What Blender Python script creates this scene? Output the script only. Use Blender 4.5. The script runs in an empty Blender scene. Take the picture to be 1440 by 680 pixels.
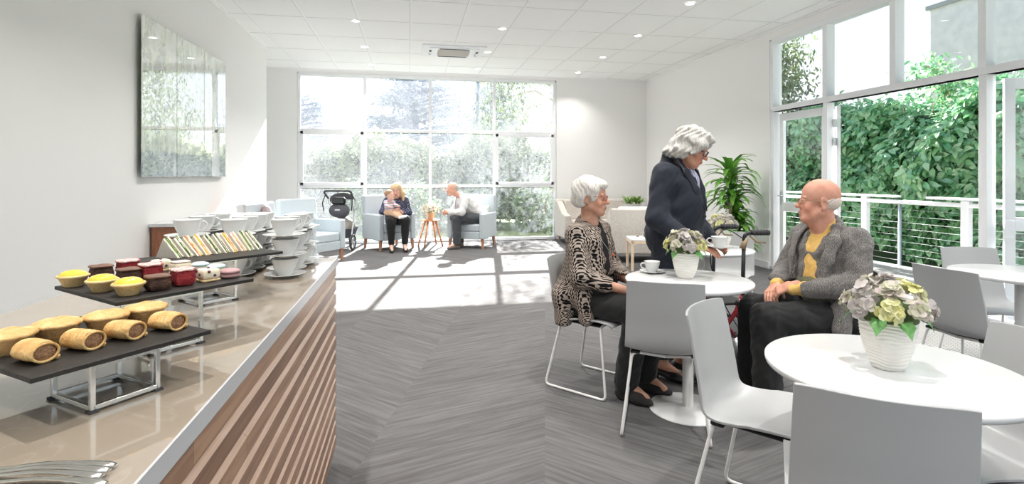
import bpy, math, random
import numpy as np
from mathutils import Vector, Matrix, Euler
random.seed(7)
rng = np.random.default_rng(11)
PI = math.pi
SC = bpy.context.scene
COL = SC.collection
# ---------------------------------------------------------------- helpers
def V(*a): return Vector(a)
def link(o, parent=None):
    COL.objects.link(o)
    if parent is not None: o.parent = parent
    return o
def tag(o, label=None, cat=None, group=None, kind=None):
    if label: o['label'] = label
    if cat: o['category'] = cat
    if group: o['group'] = group
    if kind: o['kind'] = kind
    return o
def thing(name, label, cat, loc=(0,0,0), rz=0, group=None):
    o = bpy.data.objects.new(name, None); o.empty_display_size = .05
    o.location = loc; o.rotation_euler = (0,0,rz); link(o)
    return tag(o, label, cat, group)
def dup(o, loc=None, rz=None, label=None, parent=None, group=None):
    c = o.copy(); COL.objects.link(c)
    if parent is not None: c.parent = parent
    for ch in list(o.children): dup(ch, parent=c)
    if loc is not None: c.location = loc
    if rz is not None: c.rotation_euler = (0,0,rz)
    if label: c['label'] = label
    if group: c['group'] = group
    return c
def np_mesh(name, verts, faces, smooth=True, mats=(), fm=None, cols=None):
    """verts (N,3), faces: (M,k) int array or list of lists"""
    me = bpy.data.meshes.new(name)
    if isinstance(faces, np.ndarray):
        n, k = faces.shape
        me.vertices.add(len(verts)); me.vertices.foreach_set('co', np.asarray(verts, dtype=np.float32).ravel())
        me.loops.add(n*k); me.loops.foreach_set('vertex_index', faces.astype(np.int32).ravel())
        me.polygons.add(n); me.polygons.foreach_set('loop_start', np.arange(0, n*k, k, dtype=np.int32))
        me.update(calc_edges=True); me.validate()
    else:
        me.from_pydata([tuple(v) for v in verts], [], faces); me.update()
    for m in mats: me.materials.append(m)
    if smooth: me.polygons.foreach_set('use_smooth', [True]*len(me.polygons))
    if fm is not None: me.polygons.foreach_set('material_index', fm)
    if cols is not None:
        a = me.color_attributes.new('Col', 'FLOAT_COLOR', 'POINT')
        a.data.foreach_set('color', np.concatenate([cols, np.ones((len(cols),1))],1).astype(np.float32).ravel())
    return me
def obj(name, me, parent=None):
    return link(bpy.data.objects.new(name, me), parent)
def frame_of(d):
    d = d.normalized()
    up = V(0,0,1) if abs(d.z) < .95 else V(0,1,0)
    x = d.cross(up).normalized(); y = x.cross(d).normalized()
    return x, y
class MB:
    """collects shapes into one mesh"""
    def __init__(s): s.v=[]; s.f=[]; s.m=[]; s.T=Matrix(); s.sm=[]
    def add(s, vs, fs, mi=0, smooth=False):
        b=len(s.v)
        s.v += [tuple(s.T@Vector(v)) for v in vs]
        s.f += [[b+i for i in f] for f in fs]; s.m += [mi]*len(fs); s.sm += [smooth]*len(fs); return s
    def box(s, c, d, rz=0, mi=0, R=None, bev=0):
        x,y,z=d[0]/2,d[1]/2,d[2]/2
        R = R if R is not None else Matrix.Rotation(rz,3,'Z')
        C=Vector(c)
        if bev>0:
            b=min(bev,x*.9,y*.9,z*.9); vs=[]
            # chamfered box: 24 verts
            idx={}
            for sx in(-1,1):
                for sy in(-1,1):
                    for sz in(-1,1):
                        for a in range(3):
                            p=[sx*(x-b),sy*(y-b),sz*(z-b)]; p[a]=(sx*x,sy*y,sz*z)[a]
                            idx[(sx,sy,sz,a)]=len(vs); vs.append(C+R@Vector(p))
            fs=[]
            for a in range(3):
                u,w=(a+1)%3,(a+2)%3
                for sg in(-1,1):
                    q=[]
                    for su,sw in((-1,-1),(1,-1),(1,1),(-1,1)):
                        k=[0,0,0];k[a]=sg;k[u]=su;k[w]=sw;q.append(idx[(*k,a)])
                    fs.append(q if sg>0 else q[::-1])
            for a in range(3):
                u,w=(a+1)%3,(a+2)%3
                for su in(-1,1):
                    for sw in(-1,1):
                        k1=[0,0,0];k1[a]=-1;k1[u]=su;k1[w]=sw;k2=list(k1);k2[a]=1
                        q=[idx[(*k1,u)],idx[(*k2,u)],idx[(*k2,w)],idx[(*k1,w)]]
                        fs.append(q if su*sw<0 else q[::-1])
            for k,_ in [(kk,0) for kk in idx if kk[3]==0]:
                pass
            for sx in(-1,1):
                for sy in(-1,1):
                    for sz in(-1,1):
                        q=[idx[(sx,sy,sz,0)],idx[(sx,sy,sz,1)],idx[(sx,sy,sz,2)]]
                        fs.append(q if sx*sy*sz>0 else q[::-1])
            return s.add(vs,fs,mi)
        vs=[C+R@Vector(p) for p in((-x,-y,-z),(x,-y,-z),(x,y,-z),(-x,y,-z),(-x,-y,z),(x,-y,z),(x,y,z),(-x,y,z))]
        return s.add(vs,[[0,3,2,1],[4,5,6,7],[0,1,5,4],[1,2,6,5],[2,3,7,6],[3,0,4,7]],mi)
    def bar(s, a, b, w, h=None, mi=0, up=V(0,0,1)):
        a,b=Vector(a),Vector(b); h=h or w; d=(b-a).normalized()
        if abs(d.dot(up))>.95: up=V(0,1,0)
        x=d.cross(up).normalized()*w/2; y=x.cross(d).normalized()*h/2
        vs=[a-x-y,a+x-y,a+x+y,a-x+y,b-x-y,b+x-y,b+x+y,b-x+y]
        return s.add(vs,[[0,1,2,3],[7,6,5,4],[0,4,5,1],[1,5,6,2],[2,6,7,3],[3,7,4,0]],mi)
    def tube(s, pts, r, n=8, mi=0, closed=False, cap=True):
        pts=[Vector(p) for p in pts]; N=len(pts)
        rs=r if isinstance(r,(list,tuple)) else [r]*N
        vs=[]; px=None
        for i,p in enumerate(pts):
            if closed: d=(pts[(i+1)%N]-pts[i-1])
            else: d=pts[min(i+1,N-1)]-pts[max(i-1,0)]
            if d.length<1e-9: d=V(0,0,1)
            d.normalize()
            if px is None: px,_=frame_of(d)
            px=(px-d*px.dot(d)); px = px.normalized() if px.length>1e-6 else frame_of(d)[0]
            py=d.cross(px)
            for k in range(n):
                a=2*PI*k/n; vs.append(p+(px*math.cos(a)+py*math.sin(a))*rs[i])
        fs=[]
        for i in range(N if closed else N-1):
            j=(i+1)%N
            for k in range(n): fs.append([i*n+k,i*n+(k+1)%n,j*n+(k+1)%n,j*n+k])
        if cap and not closed: fs += [list(range(n))[::-1],[ (N-1)*n+k for k in range(n)]]
        return s.add(vs,fs,mi,True)
    def lathe(s, prof, n=32, c=(0,0,0), mi=0, fn=None, smooth=True, a0=0):
        vs=[];c=Vector(c);fs=[];P=len(prof)
        for i,(r,z) in enumerate(prof):
            for k in range(n):
                a=2*PI*k/n+a0; rr=r+(fn(a,z,i) if fn and r>1e-5 else 0)
                vs.append(c+V(rr*math.cos(a),rr*math.sin(a),z))
        for i in range(P-1):
            for k in range(n): fs.append([i*n+k,i*n+(k+1)%n,(i+1)*n+(k+1)%n,(i+1)*n+k])
        return s.add(vs,fs,mi,smooth)
    def disc(s, c, r, n=32, mi=0, flip=False):
        c=Vector(c); vs=[c+V(r*math.cos(2*PI*k/n),r*math.sin(2*PI*k/n),0) for k in range(n)]
        return s.add(vs,[list(range(n))[::-1] if flip else list(range(n))],mi)
    def cyl(s, c, r, h, n=32, mi=0, r2=None):
        c=Vector(c); r2=r if r2 is None else r2
        return s.lathe([(0.0001,-h/2),(r,-h/2),(r,-h/2),(r2,h/2),(r2,h/2),(0.0001,h/2)],n,c,mi)
    def ell(s, c, r, n=16, m=10, mi=0, R=None, fn=None):
        vs=[];fs=[];C=Vector(c)
        for i in range(m+1):
            t=PI*i/m
            for k in range(n):
                a=2*PI*k/n; p=V(math.sin(t)*math.cos(a),math.sin(t)*math.sin(a),-math.cos(t))
                q=V(p.x*r[0],p.y*r[1],p.z*r[2])
                if fn: q=q*(1+fn(p))
                if R is not None: q=R@q
                vs.append(C+q)
        for i in range(m):
            for k in range(n): fs.append([i*n+k,i*n+(k+1)%n,(i+1)*n+(k+1)%n,(i+1)*n+k])
        return s.add(vs,fs,mi,True)
    def prism(s, poly, h, c=(0,0,0), R=None, mi=0):
        """poly in local xy, extruded along z from 0 to h"""
        R=R if R is not None else Matrix.Identity(3); C=Vector(c); n=len(poly)
        vs=[C+R@V(x,y,0) for x,y in poly]+[C+R@V(x,y,h) for x,y in poly]
        fs=[list(range(n))[::-1],[n+i for i in range(n)]]+[[i,(i+1)%n,n+(i+1)%n,n+i] for i in range(n)]
        return s.add(vs,fs,mi)
    def grid(s, fn, nu, nv, mi=0, closeu=False, smooth=True):
        vs=[fn(i/(nu if closeu else nu-1),j/(nv-1)) for j in range(nv) for i in range(nu)]
        fs=[]
        for j in range(nv-1):
            for i in range(nu if closeu else nu-1):
                i2=(i+1)%nu; fs.append([j*nu+i,j*nu+i2,(j+1)*nu+i2,(j+1)*nu+i])
        return s.add(vs,fs,mi,smooth)
    def build(s, name, mats, parent=None, bevel=0, seg=2, smooth=None, weld=False, sub=0):
        if not isinstance(mats,(list,tuple)): mats=[mats]
        me=bpy.data.meshes.new(name); me.from_pydata(s.v,[],s.f)
        for m in mats: me.materials.append(m)
        me.polygons.foreach_set('material_index',s.m)
        me.polygons.foreach_set('use_smooth',[True]*len(s.f) if smooth else s.sm)
        me.update()
        o=obj(name,me,parent)
        if weld:
            w=o.modifiers.new('w','WELD'); w.merge_threshold=.0004
        if sub:
            w=o.modifiers.new('s','SUBSURF'); w.levels=w.render_levels=sub
        if bevel:
            b=o.modifiers.new('b','BEVEL'); b.width=bevel; b.segments=seg; b.limit_method='ANGLE'; b.angle_limit=.6
            if smooth is None: me.polygons.foreach_set('use_smooth',[True]*len(s.f)); 
            b.harden_normals=True
        return o
def arc(c, r, a0, a1, n, ax=V(1,0,0), ay=V(0,0,1)):
    return [Vector(c)+ax*(r*math.cos(a0+(a1-a0)*i/(n-1)))+ay*(r*math.sin(a0+(a1-a0)*i/(n-1))) for i in range(n)]
def rounded(pts, r=.03, n=4):
    """round the corners of a polyline"""
    pts=[Vector(p) for p in pts]; out=[pts[0]]
    for i in range(1,len(pts)-1):
        a,b,c=pts[i-1],pts[i],pts[i+1]
        u=(a-b); w=(c-b); rr=min(r,u.length*.45,w.length*.45)
        p=b+u.normalized()*rr; q=b+w.normalized()*rr
        for k in range(n+1):
            t=k/n; out.append(p*(1-t)**2+b*2*t*(1-t)+q*t*t)
    out.append(pts[-1]); return out
def crom(pts, n=6):
    pts=[Vector(p) for p in pts]; P=[pts[0]]+pts+[pts[-1]]; out=[]
    for i in range(1,len(P)-2):
        for k in range(n):
            t=k/n; a,b,c,d=P[i-1],P[i],P[i+1],P[i+2]
            out.append(.5*((2*b)+(c-a)*t+(2*a-5*b+4*c-d)*t*t+(3*b-3*c+d-a)*t**3))
    out.append(pts[-1]); return out
# ---------------------------------------------------------------- materials
def mat(name, col, rough=.5, metal=0., spec=.5, coat=0., c2=None, nscale=5., stretch=None, bump=0., bscale=50.,
        attr=False, island=0., emit=0., trans=0., ior=1.45, sheen=0., sss=0., coatr=.05, rand=None, transl=0.):
    m=bpy.data.materials.new(name); m.use_nodes=True; nt=m.node_tree; N=nt.nodes; L=nt.links
    b=N['Principled BSDF']
    def s(k,v): b.inputs[k].default_value=v
    s('Base Color',(*col,1)); s('Roughness',rough); s('Metallic',metal); s('Specular IOR Level',spec); s('Coat Weight',coat)
    s('Coat Roughness',coatr); s('IOR',ior); s('Transmission Weight',trans); s('Sheen Weight',sheen)
    if emit: s('Emission Color',(*col,1)); s('Emission Strength',emit)
    if sss: s('Subsurface Weight',sss); s('Subsurface Radius',(.012,.005,.003)); s('Subsurface Scale',.6)
    tc=N.new('ShaderNodeTexCoord'); mp=N.new('ShaderNodeMapping'); L.new(tc.outputs['Object'],mp.inputs[0])
    if stretch: mp.inputs['Scale'].default_value=stretch
    base=None
    if attr:
        a=N.new('ShaderNodeAttribute'); a.attribute_name='Col'; base=a.outputs['Color']
    if c2 is not None:
        n=N.new('ShaderNodeTexNoise'); n.inputs['Scale'].default_value=nscale; n.inputs['Detail'].default_value=5
        L.new(mp.outputs[0],n.inputs['Vector'])
        r=N.new('ShaderNodeValToRGB'); r.color_ramp.elements[0].position=.35; r.color_ramp.elements[1].position=.65
        r.color_ramp.elements[0].color=(*col,1); r.color_ramp.elements[1].color=(*c2,1)
        L.new(n.outputs['Fac'],r.inputs['Fac'])
        if base is None: base=r.outputs['Color']
        else:
            mx=N.new('ShaderNodeMixRGB'); mx.blend_type='MULTIPLY'; mx.inputs['Fac'].default_value=1
            L.new(base,mx.inputs[1]); L.new(r.outputs['Color'],mx.inputs[2]); base=mx.outputs[0]
    if rand is not None:   # ramp of colours chosen per leaf / petal / board
        g=N.new('ShaderNodeNewGeometry'); r=N.new('ShaderNodeValToRGB'); e=r.color_ramp.elements
        for i,c in enumerate(rand):
            p=i/(len(rand)-1)
            if i==0: q=e[0]
            elif i==len(rand)-1: q=e[-1]
            else: q=e.new(p)
            q.position=p; q.color=(*c,1)
        L.new(g.outputs['Random Per Island'],r.inputs['Fac'])
        if base is None: base=r.outputs['Color']
        else:
            mx=N.new('ShaderNodeMixRGB'); mx.blend_type='MULTIPLY'; mx.inputs['Fac'].default_value=1
            L.new(base,mx.inputs[1]); L.new(r.outputs['Color'],mx.inputs[2]); base=mx.outputs[0]
    if base is not None: L.new(base,b.inputs['Base Color'])
    if bump:
        n=N.new('ShaderNodeTexNoise'); n.inputs['Scale'].default_value=bscale; n.inputs['Detail'].default_value=3
        L.new(mp.outputs[0],n.inputs['Vector']); bp=N.new('ShaderNodeBump'); bp.inputs['Strength'].default_value=bump
        bp.inputs['Distance'].default_value=.005; L.new(n.outputs['Fac'],bp.inputs['Height']); L.new(bp.outputs[0],b.inputs['Normal'])
    if transl:
        t=N.new('ShaderNodeBsdfTranslucent'); mx=N.new('ShaderNodeMixShader'); mx.inputs[0].default_value=transl
        if base is not None: L.new(base,t.inputs['Color'])
        else: t.inputs['Color'].default_value=(*col,1)
        L.new(b.outputs[0],mx.inputs[1]); L.new(t.outputs[0],mx.inputs[2]); L.new(mx.outputs[0],N['Material Output'].inputs[0])
    return m
def nodes(name):
    m=bpy.data.materials.new(name); m.use_nodes=True; return m,m.node_tree,m.node_tree.nodes,m.node_tree.links
def mathn(nt,op,a,b=None,c=None):
    n=nt.nodes.new('ShaderNodeMath'); n.operation=op
    for i,x in enumerate((a,b,c)):
        if x is None: continue
        if isinstance(x,(int,float)): n.inputs[i].default_value=x
        else: nt.links.new(x,n.inputs[i])
    return n.outputs[0]
def ramp(nt,fac,stops,interp='LINEAR'):
    r=nt.nodes.new('ShaderNodeValToRGB'); r.color_ramp.interpolation=interp; e=r.color_ramp.elements
    for i,(p,c) in enumerate(stops):
        q=e[0] if i==0 else (e[1] if i==1 else e.new(p))
        q.position=p; q.color=(*c,1)
    nt.links.new(fac,r.inputs[0]); return r.outputs[0]
EXPO=0.27
# ---------------------------------------------------------------- implicit modelling: smooth blends -> one continuous mesh
def _n(v): v=np.asarray(v,float); return v/np.linalg.norm(v)
class SDF:
    def __init__(s, lo, hi, h):
        s.lo=np.array(lo,float); s.h=h; s.n=np.ceil((np.array(hi)-s.lo)/h).astype(int)+1
        s.f=np.full(s.n,.5,np.float32); s.paints=[]
    def _sub(s, lo, hi):
        a=np.clip(np.floor((np.array(lo)-s.lo)/s.h).astype(int),0,s.n-1)
        b=np.clip(np.ceil((np.array(hi)-s.lo)/s.h).astype(int)+1,1,s.n)
        if (b<=a).any(): return None
        sl=tuple(slice(a[i],b[i]) for i in range(3))
        X=(s.lo[0]+s.h*np.arange(a[0],b[0],dtype=np.float32))[:,None,None]
        Y=(s.lo[1]+s.h*np.arange(a[1],b[1],dtype=np.float32))[None,:,None]
        Z=(s.lo[2]+s.h*np.arange(a[2],b[2],dtype=np.float32))[None,None,:]
        return sl,X,Y,Z
    def _apply(s, sl, d, k, op):
        f=s.f[sl]
        if op=='add':
            if k<=0: s.f[sl]=np.minimum(f,d)
            else:
                g=np.clip(.5+.5*(f-d)/k,0,1); s.f[sl]=f*(1-g)+d*g-k*g*(1-g)
        elif op=='sub':
            d=-d
            if k<=0: s.f[sl]=np.maximum(f,d)
            else:
                g=np.clip(.5-.5*(f-d)/k,0,1); s.f[sl]=f*(1-g)+d*g+k*g*(1-g)
    def ell(s, c, r, R=None, k=.02, op='add'):
        c=np.array(c,float); r=np.array(r,float); m=r.max()+k+3*s.h
        q=s._sub(c-m,c+m)
        if q is None: return s
        sl,X,Y,Z=q; x,y,z=X-c[0],Y-c[1],Z-c[2]
        if R is not None:
            R=np.array(R,float)
            x,y,z=(R[0,0]*x+R[1,0]*y+R[2,0]*z, R[0,1]*x+R[1,1]*y+R[2,1]*z, R[0,2]*x+R[1,2]*y+R[2,2]*z)
        k0=np.sqrt((x/r[0])**2+(y/r[1])**2+(z/r[2])**2)+1e-6
        k1=np.sqrt((x/r[0]**2)**2+(y/r[1]**2)**2+(z/r[2]**2)**2)+1e-6
        s._apply(sl,(k0*(k0-1)/k1).astype(np.float32),k,op); return s
    def cone(s, a, b, ra, rb=None, k=.02, op='add', flat=None, ff=1.):
        """tapered capsule; flat=(axis) flattened by factor ff along that axis"""
        a=np.array(a,float); b=np.array(b,float); rb=ra if rb is None else rb
        m=max(ra,rb)*max(1,ff)+k+3*s.h
        q=s._sub(np.minimum(a,b)-m,np.maximum(a,b)+m)
        if q is None: return s
        sl,X,Y,Z=q; x,y,z=X-a[0],Y-a[1],Z-a[2]; ba=b-a; L=max((ba**2).sum(),1e-9)
        t=np.clip((x*ba[0]+y*ba[1]+z*ba[2])/L,0,1)
        x=x-t*ba[0]; y=y-t*ba[1]; z=z-t*ba[2]
        if flat is not None:
            n=_n(flat); e=(x*n[0]+y*n[1]+z*n[2])*(1/ff-1); x=x+e*n[0]; y=y+e*n[1]; z=z+e*n[2]
        d=(np.sqrt(x*x+y*y+z*z)-(ra+(rb-ra)*t))*min(1,ff)
        s._apply(sl,d.astype(np.float32),k,op); return s
    def box(s, c, r, R=None, k=.01, op='add', rad=.01):
        c=np.array(c,float); r=np.array(r,float); m=np.linalg.norm(r)+k+3*s.h
        q=s._sub(c-m,c+m)
        if q is None: return s
        sl,X,Y,Z=q; x,y,z=X-c[0],Y-c[1],Z-c[2]
        if R is not None:
            R=np.array(R,float)
            x,y,z=(R[0,0]*x+R[1,0]*y+R[2,0]*z, R[0,1]*x+R[1,1]*y+R[2,1]*z, R[0,2]*x+R[1,2]*y+R[2,2]*z)
        x,y,z=np.abs(x)-r[0]+rad,np.abs(y)-r[1]+rad,np.abs(z)-r[2]+rad
        d=np.sqrt(np.maximum(x,0)**2+np.maximum(y,0)**2+np.maximum(z,0)**2)+np.minimum(np.maximum(x,np.maximum(y,z)),0)-rad
        s._apply(sl,d.astype(np.float32),k,op); return s
    def path(s, pts, rs, k=.02, **kw):
        for i in range(len(pts)-1): s.cone(pts[i],pts[i+1],rs[i],rs[i+1],k,**kw)
        return s
    def disp(s, fn, band=.03):
        idx=np.nonzero(np.abs(s.f)<band)
        P=[s.lo[i]+s.h*idx[i] for i in range(3)]
        s.f[idx]+=fn(*P).astype(np.float32); return s
    def paint(s, c, r, col, R=None, soft=.3):
        s.paints.append((np.array(c,float),np.array(r,float) if not np.isscalar(r) else np.array([r]*3),col,R,soft))
    def mesh(s, base=(1,1,1)):
        f=s.f; ins=f<0
        nx,ny,nz=f.shape
        c=ins[:-1,:-1,:-1].astype(np.uint8)
        cnt=np.zeros((nx-1,ny-1,nz-1),np.uint8)
        for dx in(0,1):
            for dy in(0,1):
                for dz in(0,1): cnt+=ins[dx:nx-1+dx,dy:ny-1+dy,dz:nz-1+dz]
        act=(cnt>0)&(cnt<8); I=np.array(np.nonzero(act)).T
        vid=np.full(act.shape,-1,np.int32); vid[act]=np.arange(len(I))
        P=np.zeros((len(I),3)); C=np.zeros(len(I))
        i0,i1,i2=I.T
        for ax in range(3):
            o=[a for a in range(3) if a!=ax]
            for u in(0,1):
                for w in(0,1):
                    a=I.copy(); a[:,o[0]]+=u; a[:,o[1]]+=w; b=a.copy(); b[:,ax]+=1
                    fa=f[a[:,0],a[:,1],a[:,2]]; fb=f[b[:,0],b[:,1],b[:,2]]
                    m=(fa<0)!=(fb<0); t=fa[m]/(fa[m]-fb[m])
                    q=a[m].astype(float); q[:,ax]+=t; P[m]+=q; C[m]+=1
        P=P/C[:,None]; Vt=s.lo+P*s.h
        F=[]
        for ax in range(3):
            o=[(ax+1)%3,(ax+2)%3]
            A=[slice(None)]*3; B=[slice(None)]*3; A[ax]=slice(0,-1); B[ax]=slice(1,None)
            e=np.array(np.nonzero(ins[tuple(A)]!=ins[tuple(B)])).T
            m=(e[:,o[0]]>0)&(e[:,o[1]]>0)&(e[:,o[0]]<f.shape[o[0]]-1)&(e[:,o[1]]<f.shape[o[1]]-1); e=e[m]
            q=[]
            for du,dw in((-1,-1),(0,-1),(0,0),(-1,0)):
                g=e.copy(); g[:,o[0]]+=du; g[:,o[1]]+=dw; q.append(vid[g[:,0],g[:,1],g[:,2]])
            q=np.stack(q,1); fl=~ins[e[:,0],e[:,1],e[:,2]]
            q[fl]=q[fl][:,::-1]; F.append(q)
        F=np.concatenate(F)
        cols=np.tile(np.array(base,float),(len(Vt),1))
        for c,r,col,R,soft in s.paints:
            d=Vt-c
            if R is not None: d=d@np.array(R,float)
            q=np.sqrt(((d/r)**2).sum(1)); w=np.clip((1-q)/soft+.5,0,1)[:,None]*1.
            cols=cols*(1-w)+np.array(col,float)*w
        return Vt,F,cols
    def build(s, name, m, parent=None, base=(1,1,1)):
        v,f,c=s.mesh(base)
        return obj(name,np_mesh(name,v,f,True,[m],None,c),parent)
# ---------------------------------------------------------------- materials used in the scene
M={}
M['wall']=mat('wall_paint',(.90,.893,.882),.75,bump=.03,bscale=200)
M['ceil']=mat('ceiling_tile',(.95,.95,.945),.85,bump=.05,bscale=300)
M['white']=mat('white_frame_paint',(.88,.89,.91),.35)
M['gridw']=mat('ceiling_grid_white',(.95,.95,.95),.3)
M['lam']=mat('white_laminate',(.66,.665,.67),.22,spec=.6)
M['shell_w']=mat('white_plastic',(.41,.415,.42),.28,spec=.5)
M['shell_g']=mat('grey_plastic',(.47,.48,.49),.3,spec=.5)
M['steelw']=mat('white_powder_coat',(.86,.85,.83),.35)
M['black']=mat('black_plastic',(.02,.02,.022),.4)
M['rubber']=mat('rubber',(.05,.05,.055),.7)
M['chrome']=mat('brushed_steel',(.72,.71,.69),.22,metal=1,bump=.02,bscale=300,stretch=(1,1,12))
M['alu']=mat('satin_aluminium',(.75,.76,.78),.3,metal=1)
M['slate']=mat('black_slate_board',(.016,.014,.013),.5,spec=.35,c2=(.028,.025,.023),nscale=30,bump=.15,bscale=220)
M['china']=mat('white_china',(.70,.705,.70),.12,spec=.6,coat=.3)
M['fork']=mat('polished_steel',(.82,.8,.77),.12,metal=1)
M['wood_leg']=mat('timber_leg',(.42,.2,.12),.45,c2=(.52,.27,.17),nscale=8,stretch=(6,6,1))
M['stoolw']=mat('orange_timber',(.55,.22,.09),.4,c2=(.66,.29,.13),nscale=8,stretch=(6,6,1))
M['pine']=mat('pale_pine',(.78,.6,.42),.45,c2=(.84,.67,.5),nscale=8,stretch=(6,6,1))
M['bluefab']=mat('pale_blue_upholstery',(.48,.54,.58),.85,c2=(.56,.61,.645),nscale=120,bump=.25,bscale=500,sheen=.3)
M['beigefab']=mat('beige_upholstery',(.55,.5,.445),.9,c2=(.68,.64,.59),nscale=60,bump=.25,bscale=400,sheen=.2)
M['mauve']=mat('mauve_cushion_fabric',(.42,.36,.38),.9)
M['walnut']=mat('walnut_veneer',(.25,.09,.045),.35,c2=(.36,.15,.08),nscale=6,stretch=(10,10,1))
M['pot']=mat('peach_pot',(.78,.5,.3),.6,c2=(.85,.6,.4),nscale=20)
M['vase']=mat('matt_white_ceramic',(.80,.78,.735),.55)
M['soil']=mat('soil',(.05,.035,.025),.9)
M['leaf']=mat('green_leaf',(.1,.3,.05),.35,rand=[(.05,.17,.02),(.11,.31,.04),(.20,.44,.07),(.08,.24,.03)],transl=.25)
M['leafb']=mat('bush_leaf',(.1,.3,.05),.4,rand=[(.10,.22,.06),(.25,.42,.1),(.42,.55,.2),(.15,.3,.08)],transl=.25)
M['bark']=mat('bark',(.34,.24,.15),.8,c2=(.5,.38,.26),nscale=20,stretch=(1,1,.3),bump=.3,bscale=40)
M['floor_out']=mat('outdoor_paving',(.5,.49,.46),.8,c2=(.58,.57,.54),nscale=8)
M['grass']=mat('garden_ground',(.16,.2,.07),.9,c2=(.3,.32,.16),nscale=5)
M['render']=mat('rendered_wall_grey',(.50,.50,.58),.8,c2=(.58,.58,.66),nscale=3)
M['deck']=mat('deck_board',(.35,.33,.31),.7,c2=(.42,.4,.38),nscale=6)
M['fence']=mat('dark_fence',(.08,.09,.10),.7)
# carpet: streaky planks in chevrons
m,nt,N,L=nodes('herringbone_carpet'); b=N['Principled BSDF']; b.inputs['Roughness'].default_value=.95; b.inputs['Specular IOR Level'].default_value=.15
tc=N.new('ShaderNodeTexCoord'); sp=N.new('ShaderNodeSeparateXYZ'); mp=N.new('ShaderNodeMapping'); mp.inputs['Rotation'].default_value=(0,0,.25)
L.new(tc.outputs['Object'],mp.inputs[0]); L.new(mp.outputs[0],sp.inputs[0])
x,y=sp.outputs[0],sp.outputs[1]
W=.85
par=mathn(nt,'FLOOR',mathn(nt,'DIVIDE',x,W)); odd=mathn(nt,'MODULO',mathn(nt,'ABSOLUTE',par),2.)
sg=mathn(nt,'SUBTRACT',mathn(nt,'MULTIPLY',odd,2.),1.)
sx=mathn(nt,'MULTIPLY',x,sg)
u=mathn(nt,'MULTIPLY',mathn(nt,'ADD',mathn(nt,'MULTIPLY',sx,.85),mathn(nt,'MULTIPLY',y,.52)),1.)
v=mathn(nt,'SUBTRACT',mathn(nt,'MULTIPLY',y,.85),mathn(nt,'MULTIPLY',sx,.52))
cb=N.new('ShaderNodeCombineXYZ'); L.new(mathn(nt,'MULTIPLY',u,1.1),cb.inputs[0]); L.new(mathn(nt,'MULTIPLY',v,20.),cb.inputs[1]); L.new(par,cb.inputs[2])
n1=N.new('ShaderNodeTexNoise'); n1.inputs['Scale'].default_value=2.2; n1.inputs['Detail'].default_value=6; n1.inputs['Roughness'].default_value=.65; L.new(cb.outputs[0],n1.inputs['Vector'])
pl=mathn(nt,'FLOOR',mathn(nt,'DIVIDE',v,.25))
wn=N.new('ShaderNodeTexWhiteNoise'); cb2=N.new('ShaderNodeCombineXYZ'); L.new(pl,cb2.inputs[0]); L.new(par,cb2.inputs[1]); L.new(cb2.outputs[0],wn.inputs['Vector'])
n2=N.new('ShaderNodeTexNoise'); n2.inputs['Scale'].default_value=320; n2.inputs['Detail'].default_value=2; L.new(tc.outputs['Object'],n2.inputs['Vector'])
fac=mathn(nt,'ADD',mathn(nt,'ADD',n1.outputs['Fac'],mathn(nt,'MULTIPLY',mathn(nt,'SUBTRACT',wn.outputs['Value'],.5),.10)),mathn(nt,'MULTIPLY',mathn(nt,'SUBTRACT',n2.outputs['Fac'],.5),.3))
c=ramp(nt,fac,[(.2,(.075,.071,.071)),(.5,(.130,.126,.127)),(.8,(.195,.19,.191))])
L.new(c,b.inputs['Base Color'])
bp=N.new('ShaderNodeBump'); bp.inputs['Strength'].default_value=.3; bp.inputs['Distance'].default_value=.004; L.new(n2.outputs['Fac'],bp.inputs['Height']); L.new(bp.outputs[0],b.inputs['Normal'])
M['carpet']=m
# polished stone benchtop
m,nt,N,L=nodes('polished_beige_stone'); b=N['Principled BSDF']; b.inputs['Roughness'].default_value=.3; b.inputs['Specular IOR Level'].default_value=.5; b.inputs['Coat Weight'].default_value=1; b.inputs['Coat Roughness'].default_value=.02; b.inputs['Coat IOR'].default_value=2.3
tc=N.new('ShaderNodeTexCoord'); n1=N.new('ShaderNodeTexNoise'); n1.inputs['Scale'].default_value=3; n1.inputs['Detail'].default_value=8; n1.inputs['Distortion'].default_value=1.5; L.new(tc.outputs['Object'],n1.inputs['Vector'])
c=ramp(nt,n1.outputs['Fac'],[(.3,(.33,.27,.21)),(.485,(.35,.29,.225)),(.495,(.40,.34,.275)),(.505,(.35,.29,.225)),(.7,(.37,.305,.24))]); L.new(c,b.inputs['Base Color']); M['stone']=m
# timber battens: a tone of its own per board
m,nt,N,L=nodes('oiled_timber_batten'); b=N['Principled BSDF']; b.inputs['Roughness'].default_value=.32
tc=N.new('ShaderNodeTexCoord'); mp=N.new('ShaderNodeMapping'); mp.inputs['Scale'].default_value=(30,1.5,30); L.new(tc.outputs['Object'],mp.inputs[0])
g=N.new('ShaderNodeNewGeometry'); ad=N.new('ShaderNodeVectorMath'); ad.operation='ADD'; L.new(mp.outputs[0],ad.inputs[0]); L.new(mathn(nt,'MULTIPLY',g.outputs['Random Per Island'],50.),ad.inputs[1])
n1=N.new('ShaderNodeTexNoise'); n1.inputs['Scale'].default_value=2.5; n1.inputs['Detail'].default_value=6; n1.inputs['Distortion'].default_value=.6; L.new(ad.outputs[0],n1.inputs['Vector'])
fac=mathn(nt,'ADD',n1.outputs['Fac'],mathn(nt,'MULTIPLY',mathn(nt,'SUBTRACT',g.outputs['Random Per Island'],.5),.35))
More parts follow.
